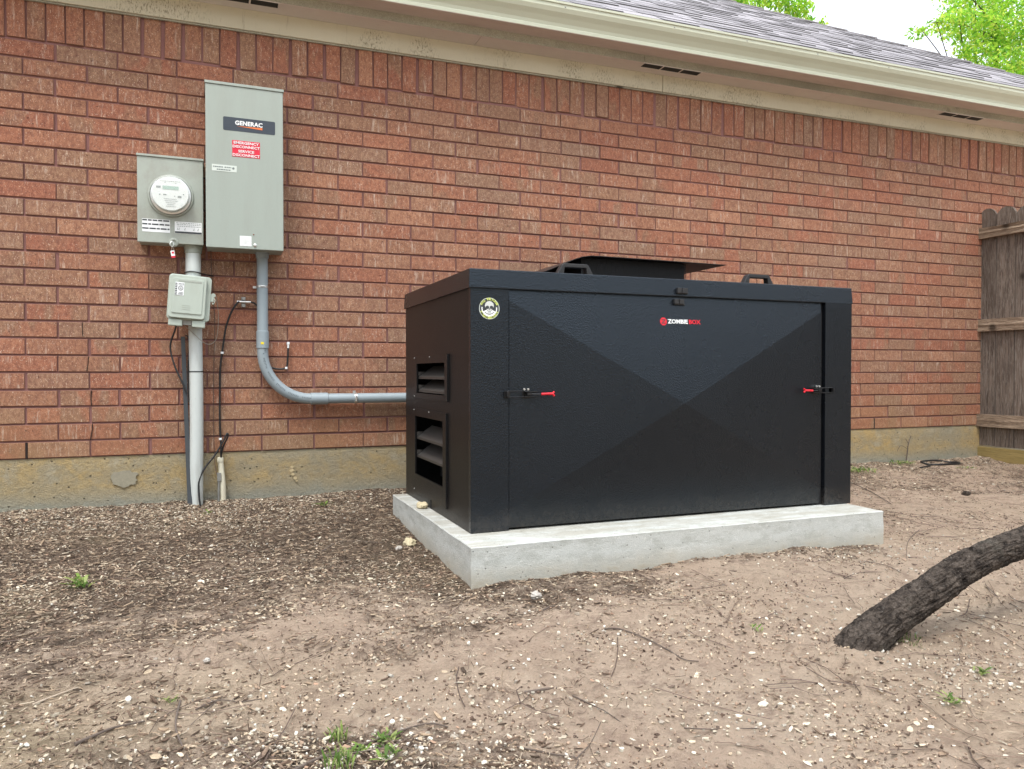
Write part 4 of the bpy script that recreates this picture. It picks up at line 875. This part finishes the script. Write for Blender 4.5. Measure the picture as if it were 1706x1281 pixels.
obj('pipe_clamp', MB().box(.012, .030, -.052, -.035, -.135, -.095).cyl((.020, -.045, -.13), (.018, -.045, -.26), .006, 8), M['dull'], rz, bevel=.001)
cable('loop_cable', [(.030, -.04, -.02), (.040, -.05, .03), (.062, -.055, .082), (.058, -.058, .095), (.040, -.06, .058), (.0, -.065, -.01), (-.040, -.07, -.062), (-.068, -.08, -.12), (-.07, -.09, -.18), (-.062, -.10, -.26)], .0042, M['cable'], 'black cable looping from the ivory riser toward the pale conduit base')
cable('bonding_wire', [(.012, -.10, .755), (.022, -.06, .68), (.019, -.05, .60), (.010, -.045, .553), (-.015, -.05, .530), (-.045, -.085, .537), (-.085, -.09, .575), (-.13, -.10, .618)], .0016, M['thingrey'], 'thin grey wire sagging below the phone junction box', 'wire')
cable('ground_wire', [(-.010, -.02, .992), (-.008, -.012, .90), (-.004, -.012, .80), (.006, -.012, .63), (.0, -.012, .42), (-.003, -.012, .16), (.002, -.016, -.04), (.010, -.03, -.10), (.022, -.045, -.125)], .0018, M['thin'], 'long thin brown ground wire running down brick beside the coax', 'wire')
cable('ground_wire', [(-.125, -.03, .985), (-.135, -.04, .93), (-.15, -.03, .87), (-.152, -.03, .84)], .0016, M['thin'], 'short thin brown wire slanting between meter box and junction box', 'wire')
# coil on the ground by the far wall
pc = []
for i in range(22):
    a = 2*math.pi*i/20; x_, y_ = 4.745+.155*math.cos(a), -.148+.085*math.sin(a); pc.append((x_, y_, g0(x_, y_)+.008))
pc = [(4.45, -.235, g0(4.45, -.235)+.004), (4.55, -.225, g0(4.55, -.225)+.008)]+pc[11:]+pc[:12]
cable('coiled_cable', pc, .0065, M['cable'], 'black cable coiled in a ring on the dirt by the fence corner', sm=4)
# thin loose wire right of enclosure
cable('loose_wire', [(3.62, -.20, g0(3.62, -.2)+.04), (3.55, -.42, g0(3.55, -.42)+.022), (3.44, -.74, g0(3.44, -.74)+.008), (3.31, -1.02, g0(3.31, -1.02)+.006)], .0022, M['twig'], 'thin dark stem lying on dirt beyond the right end of concrete pad', 'stem')

# ------------------------------------------------------------------ fence
fn = empty('wood_fence', (5.4, -1.8, -.26), 'weathered dark wooden privacy fence with round-topped pickets and three rails', 'fence')
def woodcol(o): 
    a = o.data.color_attributes.new('Col', 'FLOAT_COLOR', 'CORNER'); r3 = rs.rand(3)*9; a.data.foreach_set('color', np.tile([*r3, 1], len(o.data.loops)))
XP = 5.335; y_ = .025; pk = 0
while y_ > -3.7:
    w_ = .138+rs.uniform(-.004, .004); top = 1.60+rs.normal(0, .012)-(0.004 if pk else 0); bot = -.148
    pts = [(y_, bot), (y_, top-.045), (y_-w_*.06, top-.036), (y_-w_*.12, top-.024), (y_-w_*.22, top-.010), (y_-w_*.35, top-.002), (y_-w_*.5, top+.003), (y_-w_*.65, top-.001), (y_-w_*.78, top-.009), (y_-w_*.88, top-.022), (y_-w_*.95, top-.035), (y_-w_, top-.045), (y_-w_, bot)]
    pts = [(a+rs.normal(0, .0008), b+rs.normal(0, .0015)) for a, b in pts]
    xo = rs.normal(0, .002); o = obj('picket', MB().extr(pts, 'x', XP+xo, XP+.017+xo), M['picket'], fn); woodcol(o)
    y_ -= w_+rs.uniform(.003, .009); pk += 1
for (z0, z1, t, ya, dz) in ((1.385, 1.462, .036, .012, -.012), (.697, .786, .036, .020, 0), (-.006, .085, .036, .016, 0)):
    # slightly uneven, splintered rail
    mb = MB(); n = 60; ysr = np.linspace(ya, -3.7, n); vs = []
    for i, yy in enumerate(ysr):
        u = .006*(float(fbm(yy*3, z0*9, 0, 3, 3))-.5); zz0 = z0+dz*0+u; zz1 = z1+u+(.008*(float(fbm(yy*9, 3, 0, 6, 3))-.5) if z0 > 1 else 0)
        sp = .012*float(vnoise(yy*4, z0, 0, 12)) if z0 > 1 else .003
        vs += [(XP-t, yy, zz0), (XP-t+sp*.4, yy, zz0+(z1-z0)*.35), (XP-t-.002, yy, zz0+(z1-z0)*.5), (XP-t+sp, yy, zz0+(z1-z0)*.68), (XP-t+.002, yy, zz1), (XP-.001, yy, zz1), (XP-.001, yy, zz0)]
    fs = [(i*7+k, (i+1)*7+k, (i+1)*7+(k+1) % 7, i*7+(k+1) % 7) for i in range(n-1) for k in range(7)]+[tuple(range(7)), tuple(range((n-1)*7, n*7))[::-1]]
    mb.add(vs, fs); o = obj('rail', mb, M['rail'], fn); woodcol(o)
pts = [(.022, -.30), (.030, -.27), (.034, -.22), (.028, -.17), (.015, -.158), (-3.7, -.158), (-3.7, -.42)]
o = obj('kickboard', MB().extr(pts, 'x', XP-.022, XP-.001), M['kick'], fn, bevel=.002); woodcol(o)
for yy in (-2.35, -4.0+.35):
    o = obj('post', MB().box(XP+.018, XP+.108, yy-.045, yy+.045, -.5, 1.55), M['picket'], fn, bevel=.004); woodcol(o)

# ------------------------------------------------------------------ leaning tree
def tree_tube(path, radii, seg=120, sub=40, rough=.0075, seed=1):
    P = [np.array(p, float) for p in path]; n = len(P); Q, rr_ = [], []
    for i in range(n-1):
        a, b, c_, d_ = P[max(i-1, 0)], P[i], P[i+1], P[min(i+2, n-1)]
        for k in range(sub):
            t = k/sub; Q.append(.5*((2*b)+(c_-a)*t+(2*a-5*b+4*c_-d_)*t*t+(3*b-a-3*c_+d_)*t**3)); s = t*t*(3-2*t); rr_.append(radii[i]*(1-s)+radii[i+1]*s)
    Q.append(P[-1]); rr_.append(radii[-1]); Q = np.array(Q); rr_ = np.array(rr_); m = len(Q)
    T = np.gradient(Q, axis=0); T /= np.linalg.norm(T, axis=1)[:, None]; L = np.concatenate([[0], np.cumsum(np.linalg.norm(np.diff(Q, axis=0), axis=1))])
    up = np.array([0, 0, 1.]); U = up-T*(T@up)[:, None]; U /= np.linalg.norm(U, axis=1)[:, None]; S = np.cross(T, U)
    A = np.arange(seg)/seg*2*np.pi; AA, LL = np.meshgrid(A, L); ca, sa = np.cos(AA), np.sin(AA)
    # bark: ridged plates running along the stem
    w1 = fbm(ca*2.2+9, sa*2.2+9, LL*5, seed, 3); rid = 1-np.abs(2*fbm(ca*7+3*w1, sa*7+3*w1, LL*22, seed+3, 4)-1)*2.2; rid = rid+.5*(fbm(ca*18, sa*18, LL*70, seed+5, 2)-.5)
    big = .5*(fbm(ca*1.1+4, sa*1.1+4, LL*6, seed+9, 3)-.5)
    # a deep fold along the underside
    fold = np.exp(-((((AA-np.pi*1.13+.35*np.sin(LL*3)) + np.pi) % (2*np.pi)-np.pi)/.16)**2)*np.clip((LL-.18)*4, 0, 1)
    RR = rr_[:, None]*(1+.28*big-.18*fold)+rough*(rid-.5)
    V = Q[:, None, :]+RR[:, :, None]*(ca[:, :, None]*U[:, None, :]+sa[:, :, None]*S[:, None, :])
    idx = np.arange(m*seg).reshape(m, seg); F = np.stack([idx[:-1], np.roll(idx, -1, 1)[:-1], np.roll(idx, -1, 1)[1:], idx[1:]], -1).reshape(-1, 4)
    return V.reshape(-1, 3), F
lt = empty('leaning_tree', (1.58, -2.49, -.34), 'dark rough-barked tree trunk leaning low to the right out of sandy ground', 'tree')
V, F = tree_tube([(1.50, -2.50, -.45), (1.555, -2.492, -.350), (1.611, -2.49, -.304), (1.70, -2.49, -.259), (1.85, -2.49, -.198), (1.942, -2.49, -.160), (2.05, -2.49, -.129), (2.2, -2.49, -.102), (2.5, -2.5, -.03), (2.95, -2.55, .22), (3.4, -2.6, .75), (3.75, -2.7, 1.5), (3.95, -2.85, 2.4), (4.1, -3.0, 3.3)], [.075, .056, .050, .046, .044, .042, .040, .040, .039, .038, .036, .032, .026, .015], seed=5)
npmesh('trunk', V, F, M['bark'], lt, smooth=True)
def limb(mb, a, b, r0, r1, sag=.1):
    a, b = Vector(a), Vector(b); m = (a+b)/2+Vector((rs.uniform(-1, 1), rs.uniform(-1, 1), .6))*sag*(b-a).length; mb.tube([a, a.lerp(m, .5)+Vector((rs.uniform(-1, 1), 0, rs.uniform(-1, 1)))*sag*.4*(b-a).length, m, m.lerp(b, .5)+Vector((rs.uniform(-1, 1), 0, rs.uniform(-1, 1)))*sag*.4*(b-a).length, b], [r0, r0*.8, (r0+r1)/2, r1*1.3, r1], 7, 5)
def crown(name, parent, clumps, per, leaf, cols, seed, mat=None):
    r_ = np.random.RandomState(seed); C_ = []
    for (c, r) in clumps:
        n = int(per*r[0]*r[1]*r[2]**.5); d = r_.normal(0, 1, (n, 3)); d /= np.linalg.norm(d, axis=1)[:, None]; rad = r_.rand(n)**.45
        C_.append(np.array(c)+d*rad[:, None]*np.array(r))
    Pn = np.concatenate(C_); keep = fbm(Pn[:, 0]*2.2, Pn[:, 1]*2.2, Pn[:, 2]*2.2, seed, 3) > .43; Pn = Pn[keep]; n = len(Pn)
    a = r_.normal(0, 1, (n, 3)); a /= np.linalg.norm(a, axis=1)[:, None]; b = np.cross(a, r_.normal(0, 1, (n, 3))); b /= np.linalg.norm(b, axis=1)[:, None]; s = leaf*r_.uniform(.6, 1.3, n)[:, None]
    nn = np.cross(a, b)*.18*s
    V = np.stack([Pn-a*s, Pn-b*s*.42+nn, Pn+a*s, Pn+b*s*.42+nn], 1).reshape(-1, 3); F = np.arange(n*4).reshape(-1, 4)
    cols = np.array(cols); ci = cols[r_.randint(0, len(cols), n)]*r_.uniform(.75, 1.25, (n, 1))
    return npmesh(name, V, F, mat or M['leaf'], parent, col=ci)
LG = [(.30, .60, .05), (.42, .70, .06), (.20, .48, .05), (.60, .74, .12)]
mb = MB(); limb(mb, (3.75, -2.7, 1.5), (4.9, -2.2, 2.9), .025, .008); limb(mb, (3.95, -2.85, 2.4), (3.5, -3.6, 3.6), .02, .006); limb(mb, (4.1, -3, 3.2), (4.6, -3.4, 4.2), .014, .005)
obj('limb', mb, M['bark'], lt, smooth=True)
crown('crown', lt, [((4.9, -2.2, 3.1), (.8, .8, .5)), ((3.9, -3.5, 3.9), (.7, .7, .5)), ((4.7, -3.4, 4.4), (.8, .8, .5)), ((4.3, -2.9, 3.6), (.6, .6, .4))], 1500, .035, [(.05, .13, .015), (.08, .18, .02), (.04, .10, .015)], 3)
# trees behind the roof
def bgtree(base, clumps, label, seed, leaf=.075, per=620, limbs=()):
    t = empty('leafy_tree', base, label, 'tree', 'trees behind the roof')
    c = Vector(clumps[0][0]); mb = MB().tube([base, (base[0]+.2, base[1], base[2]+3), (base[0], base[1], base[2]+6), (c.x, c.y, c.z)], [.24, .19, .13, .04], 12, 6)
    obj('trunk', mb, M['bark'], t, smooth=True)
    mb = MB()
    for (cc_, r) in clumps: limb(mb, (base[0], base[1], max(cc_[2]-3.0, base[2]+4)), cc_, .05, .010, .08)
    for a, b in limbs: limb(mb, a, b, .03, .008, .04)
    obj('limb', mb, M['bark'], t, smooth=True)
    crown('crown', t, clumps, per, leaf, LG, seed)
bgtree((11.3, 10.4, -.4), [((10.4, 9.4, 8.35), (.55, .7, .7)), ((11.0, 9.2, 8.45), (.6, .6, .45)), ((11.6, 9, 8.15), (.45, .5, .33)), ((12.15, 9, 7.93), (.28, .3, .2)), ((10.6, 9.8, 9.6), (1.1, 1, .9)), ((11.5, 10, 9.5), (.9, .9, .6))], 'bright green tree top just over the middle of the shingle roof', 11, .055, 5200)
bgtree((20.5, 11, -.4), [((18.6, 9.6, 9.3), (1.6, 1.3, .8)), ((20.3, 9.6, 8.4), (1.8, 1.3, 1.3)), ((17.6, 9.2, 8.75), (1.0, .9, .38)), ((16.5, 9, 8.75), (.65, .6, .24)), ((15.75, 9, 8.60), (.55, .5, .18)), ((15.3, 9, 8.32), (.3, .4, .2)), ((17.6, 9.2, 7.8), (.8, .9, .45)), ((18.6, 9.2, 7.9), (1.0, .9, .7)), ((19.5, 10, 10.7), (2.2, 1.6, 1.0)), ((17.3, 9.2, 9.55), (.8, .7, .3)), ((17.0, 9, 8.1), (.5, .5, .25))], 'large bright green tree spreading at the right above the roof end', 12, .06, 2600,
    [((18.6, 9.6, 8.9), (15.6, 9, 8.55)), ((18.4, 9.4, 9.0), (16.8, 9.1, 9.5))])

_r = np.random.RandomState(4); _cl = []
for i in range(34):
    xx_ = -24+i*1.55; _cl.append(((xx_, -19+_r.uniform(-2, 2), _r.uniform(1.6, 3.2)), (1.8, 1.4, 2.6))); _cl.append(((xx_, -20+_r.uniform(-2, 2), _r.uniform(4.0, 6.2)), (1.7, 1.4, 1.7)))
tl_ = crown('unseen_tree_line', None, _cl, 75, .22, [(.05, .11, .02), (.08, .16, .03), (.035, .08, .015)], 44)  # unseen trees added behind the camera, darkening the enclosure's reflections
tl_['kind'] = 'stuff'; tl_['label'] = 'unseen line of green trees behind the camera, added for the enclosure reflections'; tl_['category'] = 'trees'

# ------------------------------------------------------------------ litter (stuff) and twigs
def in_view(x, y):
    dx, dy = x, y+4.0; yaw = .37426; zc = dx*math.sin(yaw)+dy*math.cos(yaw); xc = dx*math.cos(yaw)-dy*math.sin(yaw)
    return (zc > 1.15) & (np.abs(xc) < .72*zc+.35)
def inpad(x, y, m=.004): return (x > PAD[0]-m) & (x < PAD[1]+m) & (y > PAD[2]-m) & (y < PAD[3]+m)
def sample(n, dens, seed):
    r_ = np.random.RandomState(seed); X = []; Y = []
    tot = 0
    while tot < n:
        x = r_.uniform(-1.6, 6.4, n*4); y = r_.uniform(-3.25, -.006, n*4)
        zc = x*math.sin(.37426)+(y+4)*math.cos(.37426)
        p = dens(x, y)*in_view(x, y)*~inpad(x, y)*np.clip(2.6/np.clip(zc, .8, 9), .25, 1.3)/1.3*(x < XP-.03)
        k = r_.rand(len(x)) < p; X.append(x[k]); Y.append(y[k]); tot += k.sum()
    return np.concatenate(X)[:n], np.concatenate(Y)[:n], r_
def frames(n, r_, tilt_):
    th = r_.uniform(0, 2*np.pi, n); a = np.stack([np.cos(th), np.sin(th), r_.normal(0, tilt_, n)], 1); a /= np.linalg.norm(a, axis=1)[:, None]
    nn = np.stack([r_.normal(0, tilt_*1.5, n), r_.normal(0, tilt_*1.5, n), np.ones(n)], 1); b = np.cross(nn, a); b /= np.linalg.norm(b, axis=1)[:, None]; c = np.cross(a, b); return a, b, c
def pick(cols, w, n, r_, v=.25):
    c = np.array(cols)[r_.choice(len(cols), n, p=np.array(w)/sum(w))]; return c*r_.uniform(1-v, 1+v, (n, 1))
def chips(name, n, dens, L0, L1, asp, cols, w, seed, thick, tilt_, label, cat, lift=.001):
    """irregular little prisms: six-sided outline, real thickness, slightly bent"""
    x, y, r_ = sample(n, dens, seed); a, b, c = frames(n, r_, tilt_); L = r_.uniform(L0, L1, n)*np.clip(r_.lognormal(0, .3, n), .5, 2); Wd = L*r_.uniform(asp[0], asp[1], n); H = thick*r_.uniform(.5, 1.5, n)
    z = gh(x, y)+lift+np.abs(a[:, 2])*L*.4; P = np.stack([x, y, z], 1)
    out = [(-1, 0), (-.45, .9), (.5, .8), (1, .05), (.45, -.85), (-.5, -.9)]; V = []
    for lay in (1, 0):
        for (u, v) in out:
            uu = (u*r_.uniform(.75, 1.1, n)*L/2)[:, None]; vv = (v*r_.uniform(.6, 1.15, n)*Wd/2)[:, None]; hh = ((lay-.5)*H+(u*u-.4)*L*.10*r_.normal(0, 1, n)*(tilt_ > .1))[:, None]
            V.append(P+a*uu+b*vv+c*hh)
    V = np.stack(V, 1).reshape(-1, 3); base = (np.arange(n)*12)[:, None]
    fl = [(0, 5, 4, 3), (0, 3, 2, 1)]+[(i, (i+1) % 6, (i+1) % 6+6, i+6) for i in range(6)]
    F = np.concatenate([(base+np.array(f)) for f in fl]); cc_ = np.tile(pick(cols, w, n, r_), (len(fl), 1))
    return npmesh(name, V, F, M['litter'], None, col=cc_, kind='stuff', label=label, cat=cat)
lit = lambda x, y: np.clip(1.12-1.35*dark_mask(x, y), .018, 1)
wallside = lambda x, y: np.clip((.03+.95*np.exp(-((-y)/.32)**2)*np.interp(x, [0, .35, .7, 3, 4], [1, .55, .25, .3, .85])+.55*np.clip(fbm(x*2.1, y*3, 0, 61, 3)*2.6-1.15, 0, 1)*np.interp(-y, [0, 1.2, 3], [.9, .6, .5]))*lit(x, y)**.55, 0, 1)
foot = lambda x, y: .006+.08*(x < .9)*(y < -1.9)+.9*np.exp(-(((x-.22)/.3)**2+((y+2.6)/.16)**2))+.8*np.exp(-(((x-1.72)/.22)**2+((y+2.68)/.12)**2))+.35*np.exp(-(((x-2.4)/.5)**2+((y+1.76)/.1)**2))+.30*np.clip(fbm(x*3, y*4, 0, 88, 3)*3-1.75, 0, 1)+.25*(y > -.4)*(x < .3)
chips('leaf_litter', 42000, wallside, .005, .0145, (.35, .7), [(.42, .33, .23), (.54, .45, .33), (.28, .20, .14), (.12, .085, .065), (.66, .59, .47), (.34, .22, .15)], [3, 3, 4, 5, 2.4, 1.2], 21, .0011, .20, 'dry tan leaf litter strewn over dirt, thickest along the foundation', 'leaf litter')
chips('bark_mulch', 22000, lit, .006, .024, (.10, .28), [(.13, .085, .06), (.20, .14, .10), (.08, .055, .04), (.34, .25, .17), (.42, .33, .24)], [4, 4, 3, 2.4, 1.2], 22, .0020, .16, 'dark shredded bark bits scattered over the dirt', 'mulch')
chips('pale_pebbles', 2900, foot, .003, .010, (.6, .95), [(.56, .51, .42), (.64, .60, .52), (.44, .38, .29), (.36, .31, .25)], [3, 1.5, 3, 2], 23, .0045, .25, 'small pale pebbles and seed husks scattered across sandy dirt', 'pebbles')
chips('sand_crumbs', 18000, lambda x, y: .07+.6*np.clip(fbm(x*4, y*5, 0, 71, 3)*3-1.1, 0, 1), .0025, .007, (.4, .9), [(.55, .43, .31), (.34, .24, .17), (.12, .08, .06), (.70, .60, .48)], [3, 3, 3, .3], 24, .003, .4, 'tiny crumbs of soil and sand on the bare ground', 'soil crumbs')
# thin straws and stems, too many to count
def straws(name, n, dens, L0, L1, r0, cols, w, seed, label):
    x, y, r_ = sample(n, dens, seed); th = r_.uniform(0, 2*np.pi, n); L = r_.uniform(L0, L1, n); bend = r_.normal(0, .35, n); K = 4; V = []; rr_ = r_.uniform(.6, 1.3, n)*r0
    lift = r_.uniform(.001, .006, n); sl = r_.normal(0, .05, n)
    for k in range(K+1):
        t = (k/K-.5)*L; cx_ = x+np.cos(th)*t-np.sin(th)*bend*t*t/L*1.2; cy2 = y+np.sin(th)*t+np.cos(th)*bend*t*t/L*1.2
        cz_ = gh(cx_, cy2)+lift+np.abs(sl*t); px_, py_ = -np.sin(th)*rr_, np.cos(th)*rr_
        V += [np.stack([cx_+px_, cy2+py_, cz_], 1), np.stack([cx_, cy2, cz_+rr_*1.4], 1), np.stack([cx_-px_, cy2-py_, cz_], 1)]
    V = np.stack(V, 1).reshape(-1, 3); base = (np.arange(n)*3*(K+1))[:, None]
    fl = [(k*3+j, (k+1)*3+j, (k+1)*3+(j+1) % 3, k*3+(j+1) % 3) for k in range(K) for j in range(3)]
    F = np.concatenate([(base+np.array(f)) for f in fl]); return npmesh(name, V, F, M['litter'], None, col=np.tile(pick(cols, w, n, r_), (len(fl), 1)), kind='stuff', label=label, cat='straw')
straws('dry_stems', 24000, lambda x, y: .05+.95*lit(x, y), .006, .028, .00065, [(.34, .25, .17), (.16, .115, .085), (.52, .43, .32), (.10, .07, .05)], [3, 3, 1.6, 3], 31, 'fine dry stems and straw strewn over the ground')
straws('root_hairs', 260, lambda x, y: .3+.7*(x > 1.2), .10, .28, .0011, [(.12, .085, .07), (.22, .16, .12)], [3, 2], 32, 'thin dark rootlets lying across the sand')
def twig(pts, r, label, mat='twig', branch=None):
    r = r*.62; P = []
    for k, (x, y) in enumerate(pts): P.append((x+rs.normal(0, .003), y+rs.normal(0, .003), g0(x, y)+r*.9+.0015))
    n = len(P); rad = [r*(1-.55*i/(n-1)) for i in range(n)]
    mb = MB().tube(P, rad, 7, 5)
    if branch: mb.tube([P[branch[0]]]+[(x, y, g0(x, y)+r) for x, y in branch[1]], [r*.6]+[r*.35]*len(branch[1]), 6, 4)
    obj('twig', mb, M[mat], None, smooth=True, label=label, cat='twig', group='fallen twigs on the ground', at=P[0])
twig([(-.25, -2.36), (-.22, -2.34), (-.19, -2.32), (-.13, -2.30)], .0062, 'thick dark twig lying in the lower left sand')
twig([(-.37, -2.11), (-.33, -2.09), (-.29, -2.06)], .0045, 'straight pale stick near the left photo edge', 'twigpale')
twig([(-.07, -2.22), (-.075, -2.32), (-.06, -2.41), (-.05, -2.50)], .0042, 'wavy brown twig pointing toward the viewer at the bottom left')
twig([(.12, -2.60), (.19, -2.55), (.26, -2.52), (.36, -2.5), (.41, -2.495), (.45, -2.52)], .0055, 'long curved twig crossing the green weeds at the bottom', branch=(1, [(.30, -2.56), (.37, -2.53)]))
twig([(1.01, -2.13), (1.04, -2.17), (1.07, -2.25), (1.08, -2.34), (1.1, -2.39), (1.13, -2.41)], .0042, 'long dark wavy twig on sand left of leaning trunk')
twig([(.66, -2.4), (.70, -2.415), (.73, -2.43)], .0065, 'short fat black twig in the bottom middle of sand')
twig([(.91, -1.92), (.95, -1.905), (.98, -1.9)], .0050, 'short brown twig just in front of the near pad corner')
twig([(.75, -2.47), (.77, -2.52), (.78, -2.58), (.79, -2.64)], .0030, 'thin curved twig low in the centre of the sand')
twig([(.55, -2.65), (.60, -2.68), (.63, -2.72), (.61, -2.76)], .0036, 'slim forked twig at the bottom edge below centre', branch=(2, [(.69, -2.67), (.75, -2.60)]))
twig([(.91, -2.67), (.95, -2.72), (1.06, -2.76)], .0026, 'hair-thin twig at the bottom right of the centre')
twig([(2.95, -1.50), (2.70, -1.66), (2.45, -1.87)], .0026, 'thin upright-looking stem right of the pad corner')
twig([(2.3, -1.82), (2.29, -1.92), (2.26, -2.01)], .0024, 'thin twig on sand below the right end of pad')
twig([(2.02, -1.99), (2.12, -1.96), (2.21, -1.98)], .0026, 'bent twig between the pad and the leaning trunk')
twig([(-.04, -2.26), (0.0, -2.25), (.05, -2.26), (.11, -2.25)], .0030, 'thin dark forked twig right of the small green sprout', branch=(1, [(-.05, -2.32)]))
twig([(.39, -.98), (.48, -.90), (.64, -.96)], .0052, 'arched brown twig on dark mulch left of the pad')
twig([(2.42, -2.20), (2.36, -2.30), (2.31, -2.4)], .0030, 'dark twig lying behind the leaning trunk at right')
twig([(-.02, -1.26), (.10, -1.22), (.22, -1.17)], .0036, 'slender twig on the mulch in the left middle ground', 'twigpale')
rock('stone', (.95, -1.79, g0(.95, -1.79)+.010), .017, M['stone'], 3, 'pale rough stone in front of the near pad corner', 'stone', group='loose stones')
rock('stone', (.735, -1.00, g0(.735, -1.0)+.012), .024, M['foam'], 8, 'tan chunk against the left side of the pad', 'stone', group='loose stones')
rock('stone', (.675, -1.06, g0(.675, -1.06)+.006), .014, M['stone'], 9, 'flat grey stone just left of the tan chunk', 'stone', group='loose stones')
rock('stone', (-.02, -1.99, g0(-.02, -1.99)+.008), .008, M['stone'], 12, 'small whitish stone lying in the left foreground', 'stone', group='loose stones')
rock('clod', (3.9, -1.0, g0(3.9, -1.0)+.008), .02, M['bark'], 14, 'dark clod on bare dirt beyond the right end of pad', 'clod')

# weeds
WC = [(.12, .22, .04), (.24, .36, .08), (.09, .17, .035), (.36, .42, .15)]
def weed(c, R_, n, h, label, grass=False, seed=1, lw=.3, cat='weed'):
    r_ = np.random.RandomState(seed); V = []; F = []; cc_ = []
    z0 = g0(*c)
    for i in range(n):
        a = r_.uniform(0, 2*np.pi); d = R_*r_.rand()**.6; bx_, by_ = c[0]+d*math.cos(a)*.6, c[1]+d*math.sin(a)*.6; L = h*r_.uniform(.5, 1.2); o = r_.uniform(0, 2*np.pi); lean = r_.uniform(.2, .8) if grass else r_.uniform(.7, 1.5)
        wd = L*lw*.5*(.35 if grass else 1); dx, dy = math.cos(o), math.sin(o); px_, py_ = -dy*wd, dx*wd; k = len(V)
        zb = z0 + .001+(0 if grass else r_.uniform(0, h*.5))
        ln = [(0, 0, .25), (.4, .55, 1), (.8, .8, .75), (1, .78, .05)]
        for (u, v, w_) in ln:
            qx, qy, qz = bx_+dx*L*u*lean, by_+dy*L*u*lean, zb+v*L*(1.15-lean*.5); V += [(qx+px_*w_, qy+py_*w_, qz), (qx-px_*w_, qy-py_*w_, qz)]
        F += [(k, k+1, k+3, k+2), (k+2, k+3, k+5, k+4), (k+4, k+5, k+7, k+6)]; cc_ += [tuple(np.array(WC[r_.randint(4)])*r_.uniform(.8, 1.2))]*3
    o_ = npmesh('weed' if not grass else 'grass_tuft', V, F, M['leaf'], None, col=np.array(cc_), label=label, cat=cat, group='small green weeds'); return o_
weed((.49, -.27), .03, 16, .035, 'small bright weed in the mulch left of the pad', seed=2)
weed((-.41, -1.20), .055, 30, .035, 'low spreading green weed at the left middle ground', seed=3)
weed((-.09, -2.22), .018, 12, .016, 'tiny green sprout beside the wavy brown twig', seed=4)
weed((.225, -2.47), .034, 40, .030, 'leftmost grassy tuft in the bottom weed patch', True, 5, cat='grass tuft')
weed((.31, -2.52), .036, 40, .018, 'broad-leaved weed right in the bottom weed patch', seed=6)
weed((.255, -2.54), .03, 26, .016, 'small yellow-green weed in the middle of bottom patch', seed=7)
weed((.21, -2.60), .05, 56, .036, 'tall grassy tuft touching the bottom edge of photo', True, 8, cat='grass tuft')
weed((.30, -2.61), .03, 18, .022, 'low weed at the bottom edge right of tall tuft', seed=9)
weed((1.76, -2.69), .03, 18, .022, 'small weed on pebbles right of the trunk base', seed=10)
weed((1.53, -2.80), .03, 20, .02, 'sparse weed on the sand below the trunk base', seed=11)
weed((1.42, -2.27), .03, 10, .018, 'pale flattened weed on sand left of trunk base', seed=14)
weed((3.92, -.22), .20, 150, .026, 'patch of green weeds just past the right enclosure edge', seed=12)
weed((4.42, -.12), .15, 70, .026, 'green weeds at the foot of the bare stem', seed=13)
weed((4.75, -.33), .10, 34, .02, 'few green leaves in front of coiled black cable', seed=15)
weed((1.72, -2.50), .09, 90, .022, 'dry greenish moss and grass at the trunk base', True, 16, cat='grass tuft')
weed((-.03, -.24), .02, 8, .022, 'single small leaf below the pale conduit foot', seed=17)
weed((5.0, -1.3), .10, 40, .03, 'pale green weeds near the fence foot', seed=18)
mb = MB().tube([(4.545, -.04, -.235), (4.555, -.04, -.17), (4.57, -.035, -.11), (4.60, -.03, -.055)], [.004, .0035, .003, .002], 7, 5); mb.tube([(4.56, -.04, -.15), (4.50, -.035, -.12), (4.47, -.03, -.16)], .0015, 5, 5); mb.tube([(4.57, -.035, -.11), (4.55, -.03, -.075)], .0018, 5, 0)
obj('bare_stem', mb, M['twig'], None, smooth=True, label='thin bare sapling stem standing against the far foundation', cat='sapling', at=(4.545, -.04, -.235))
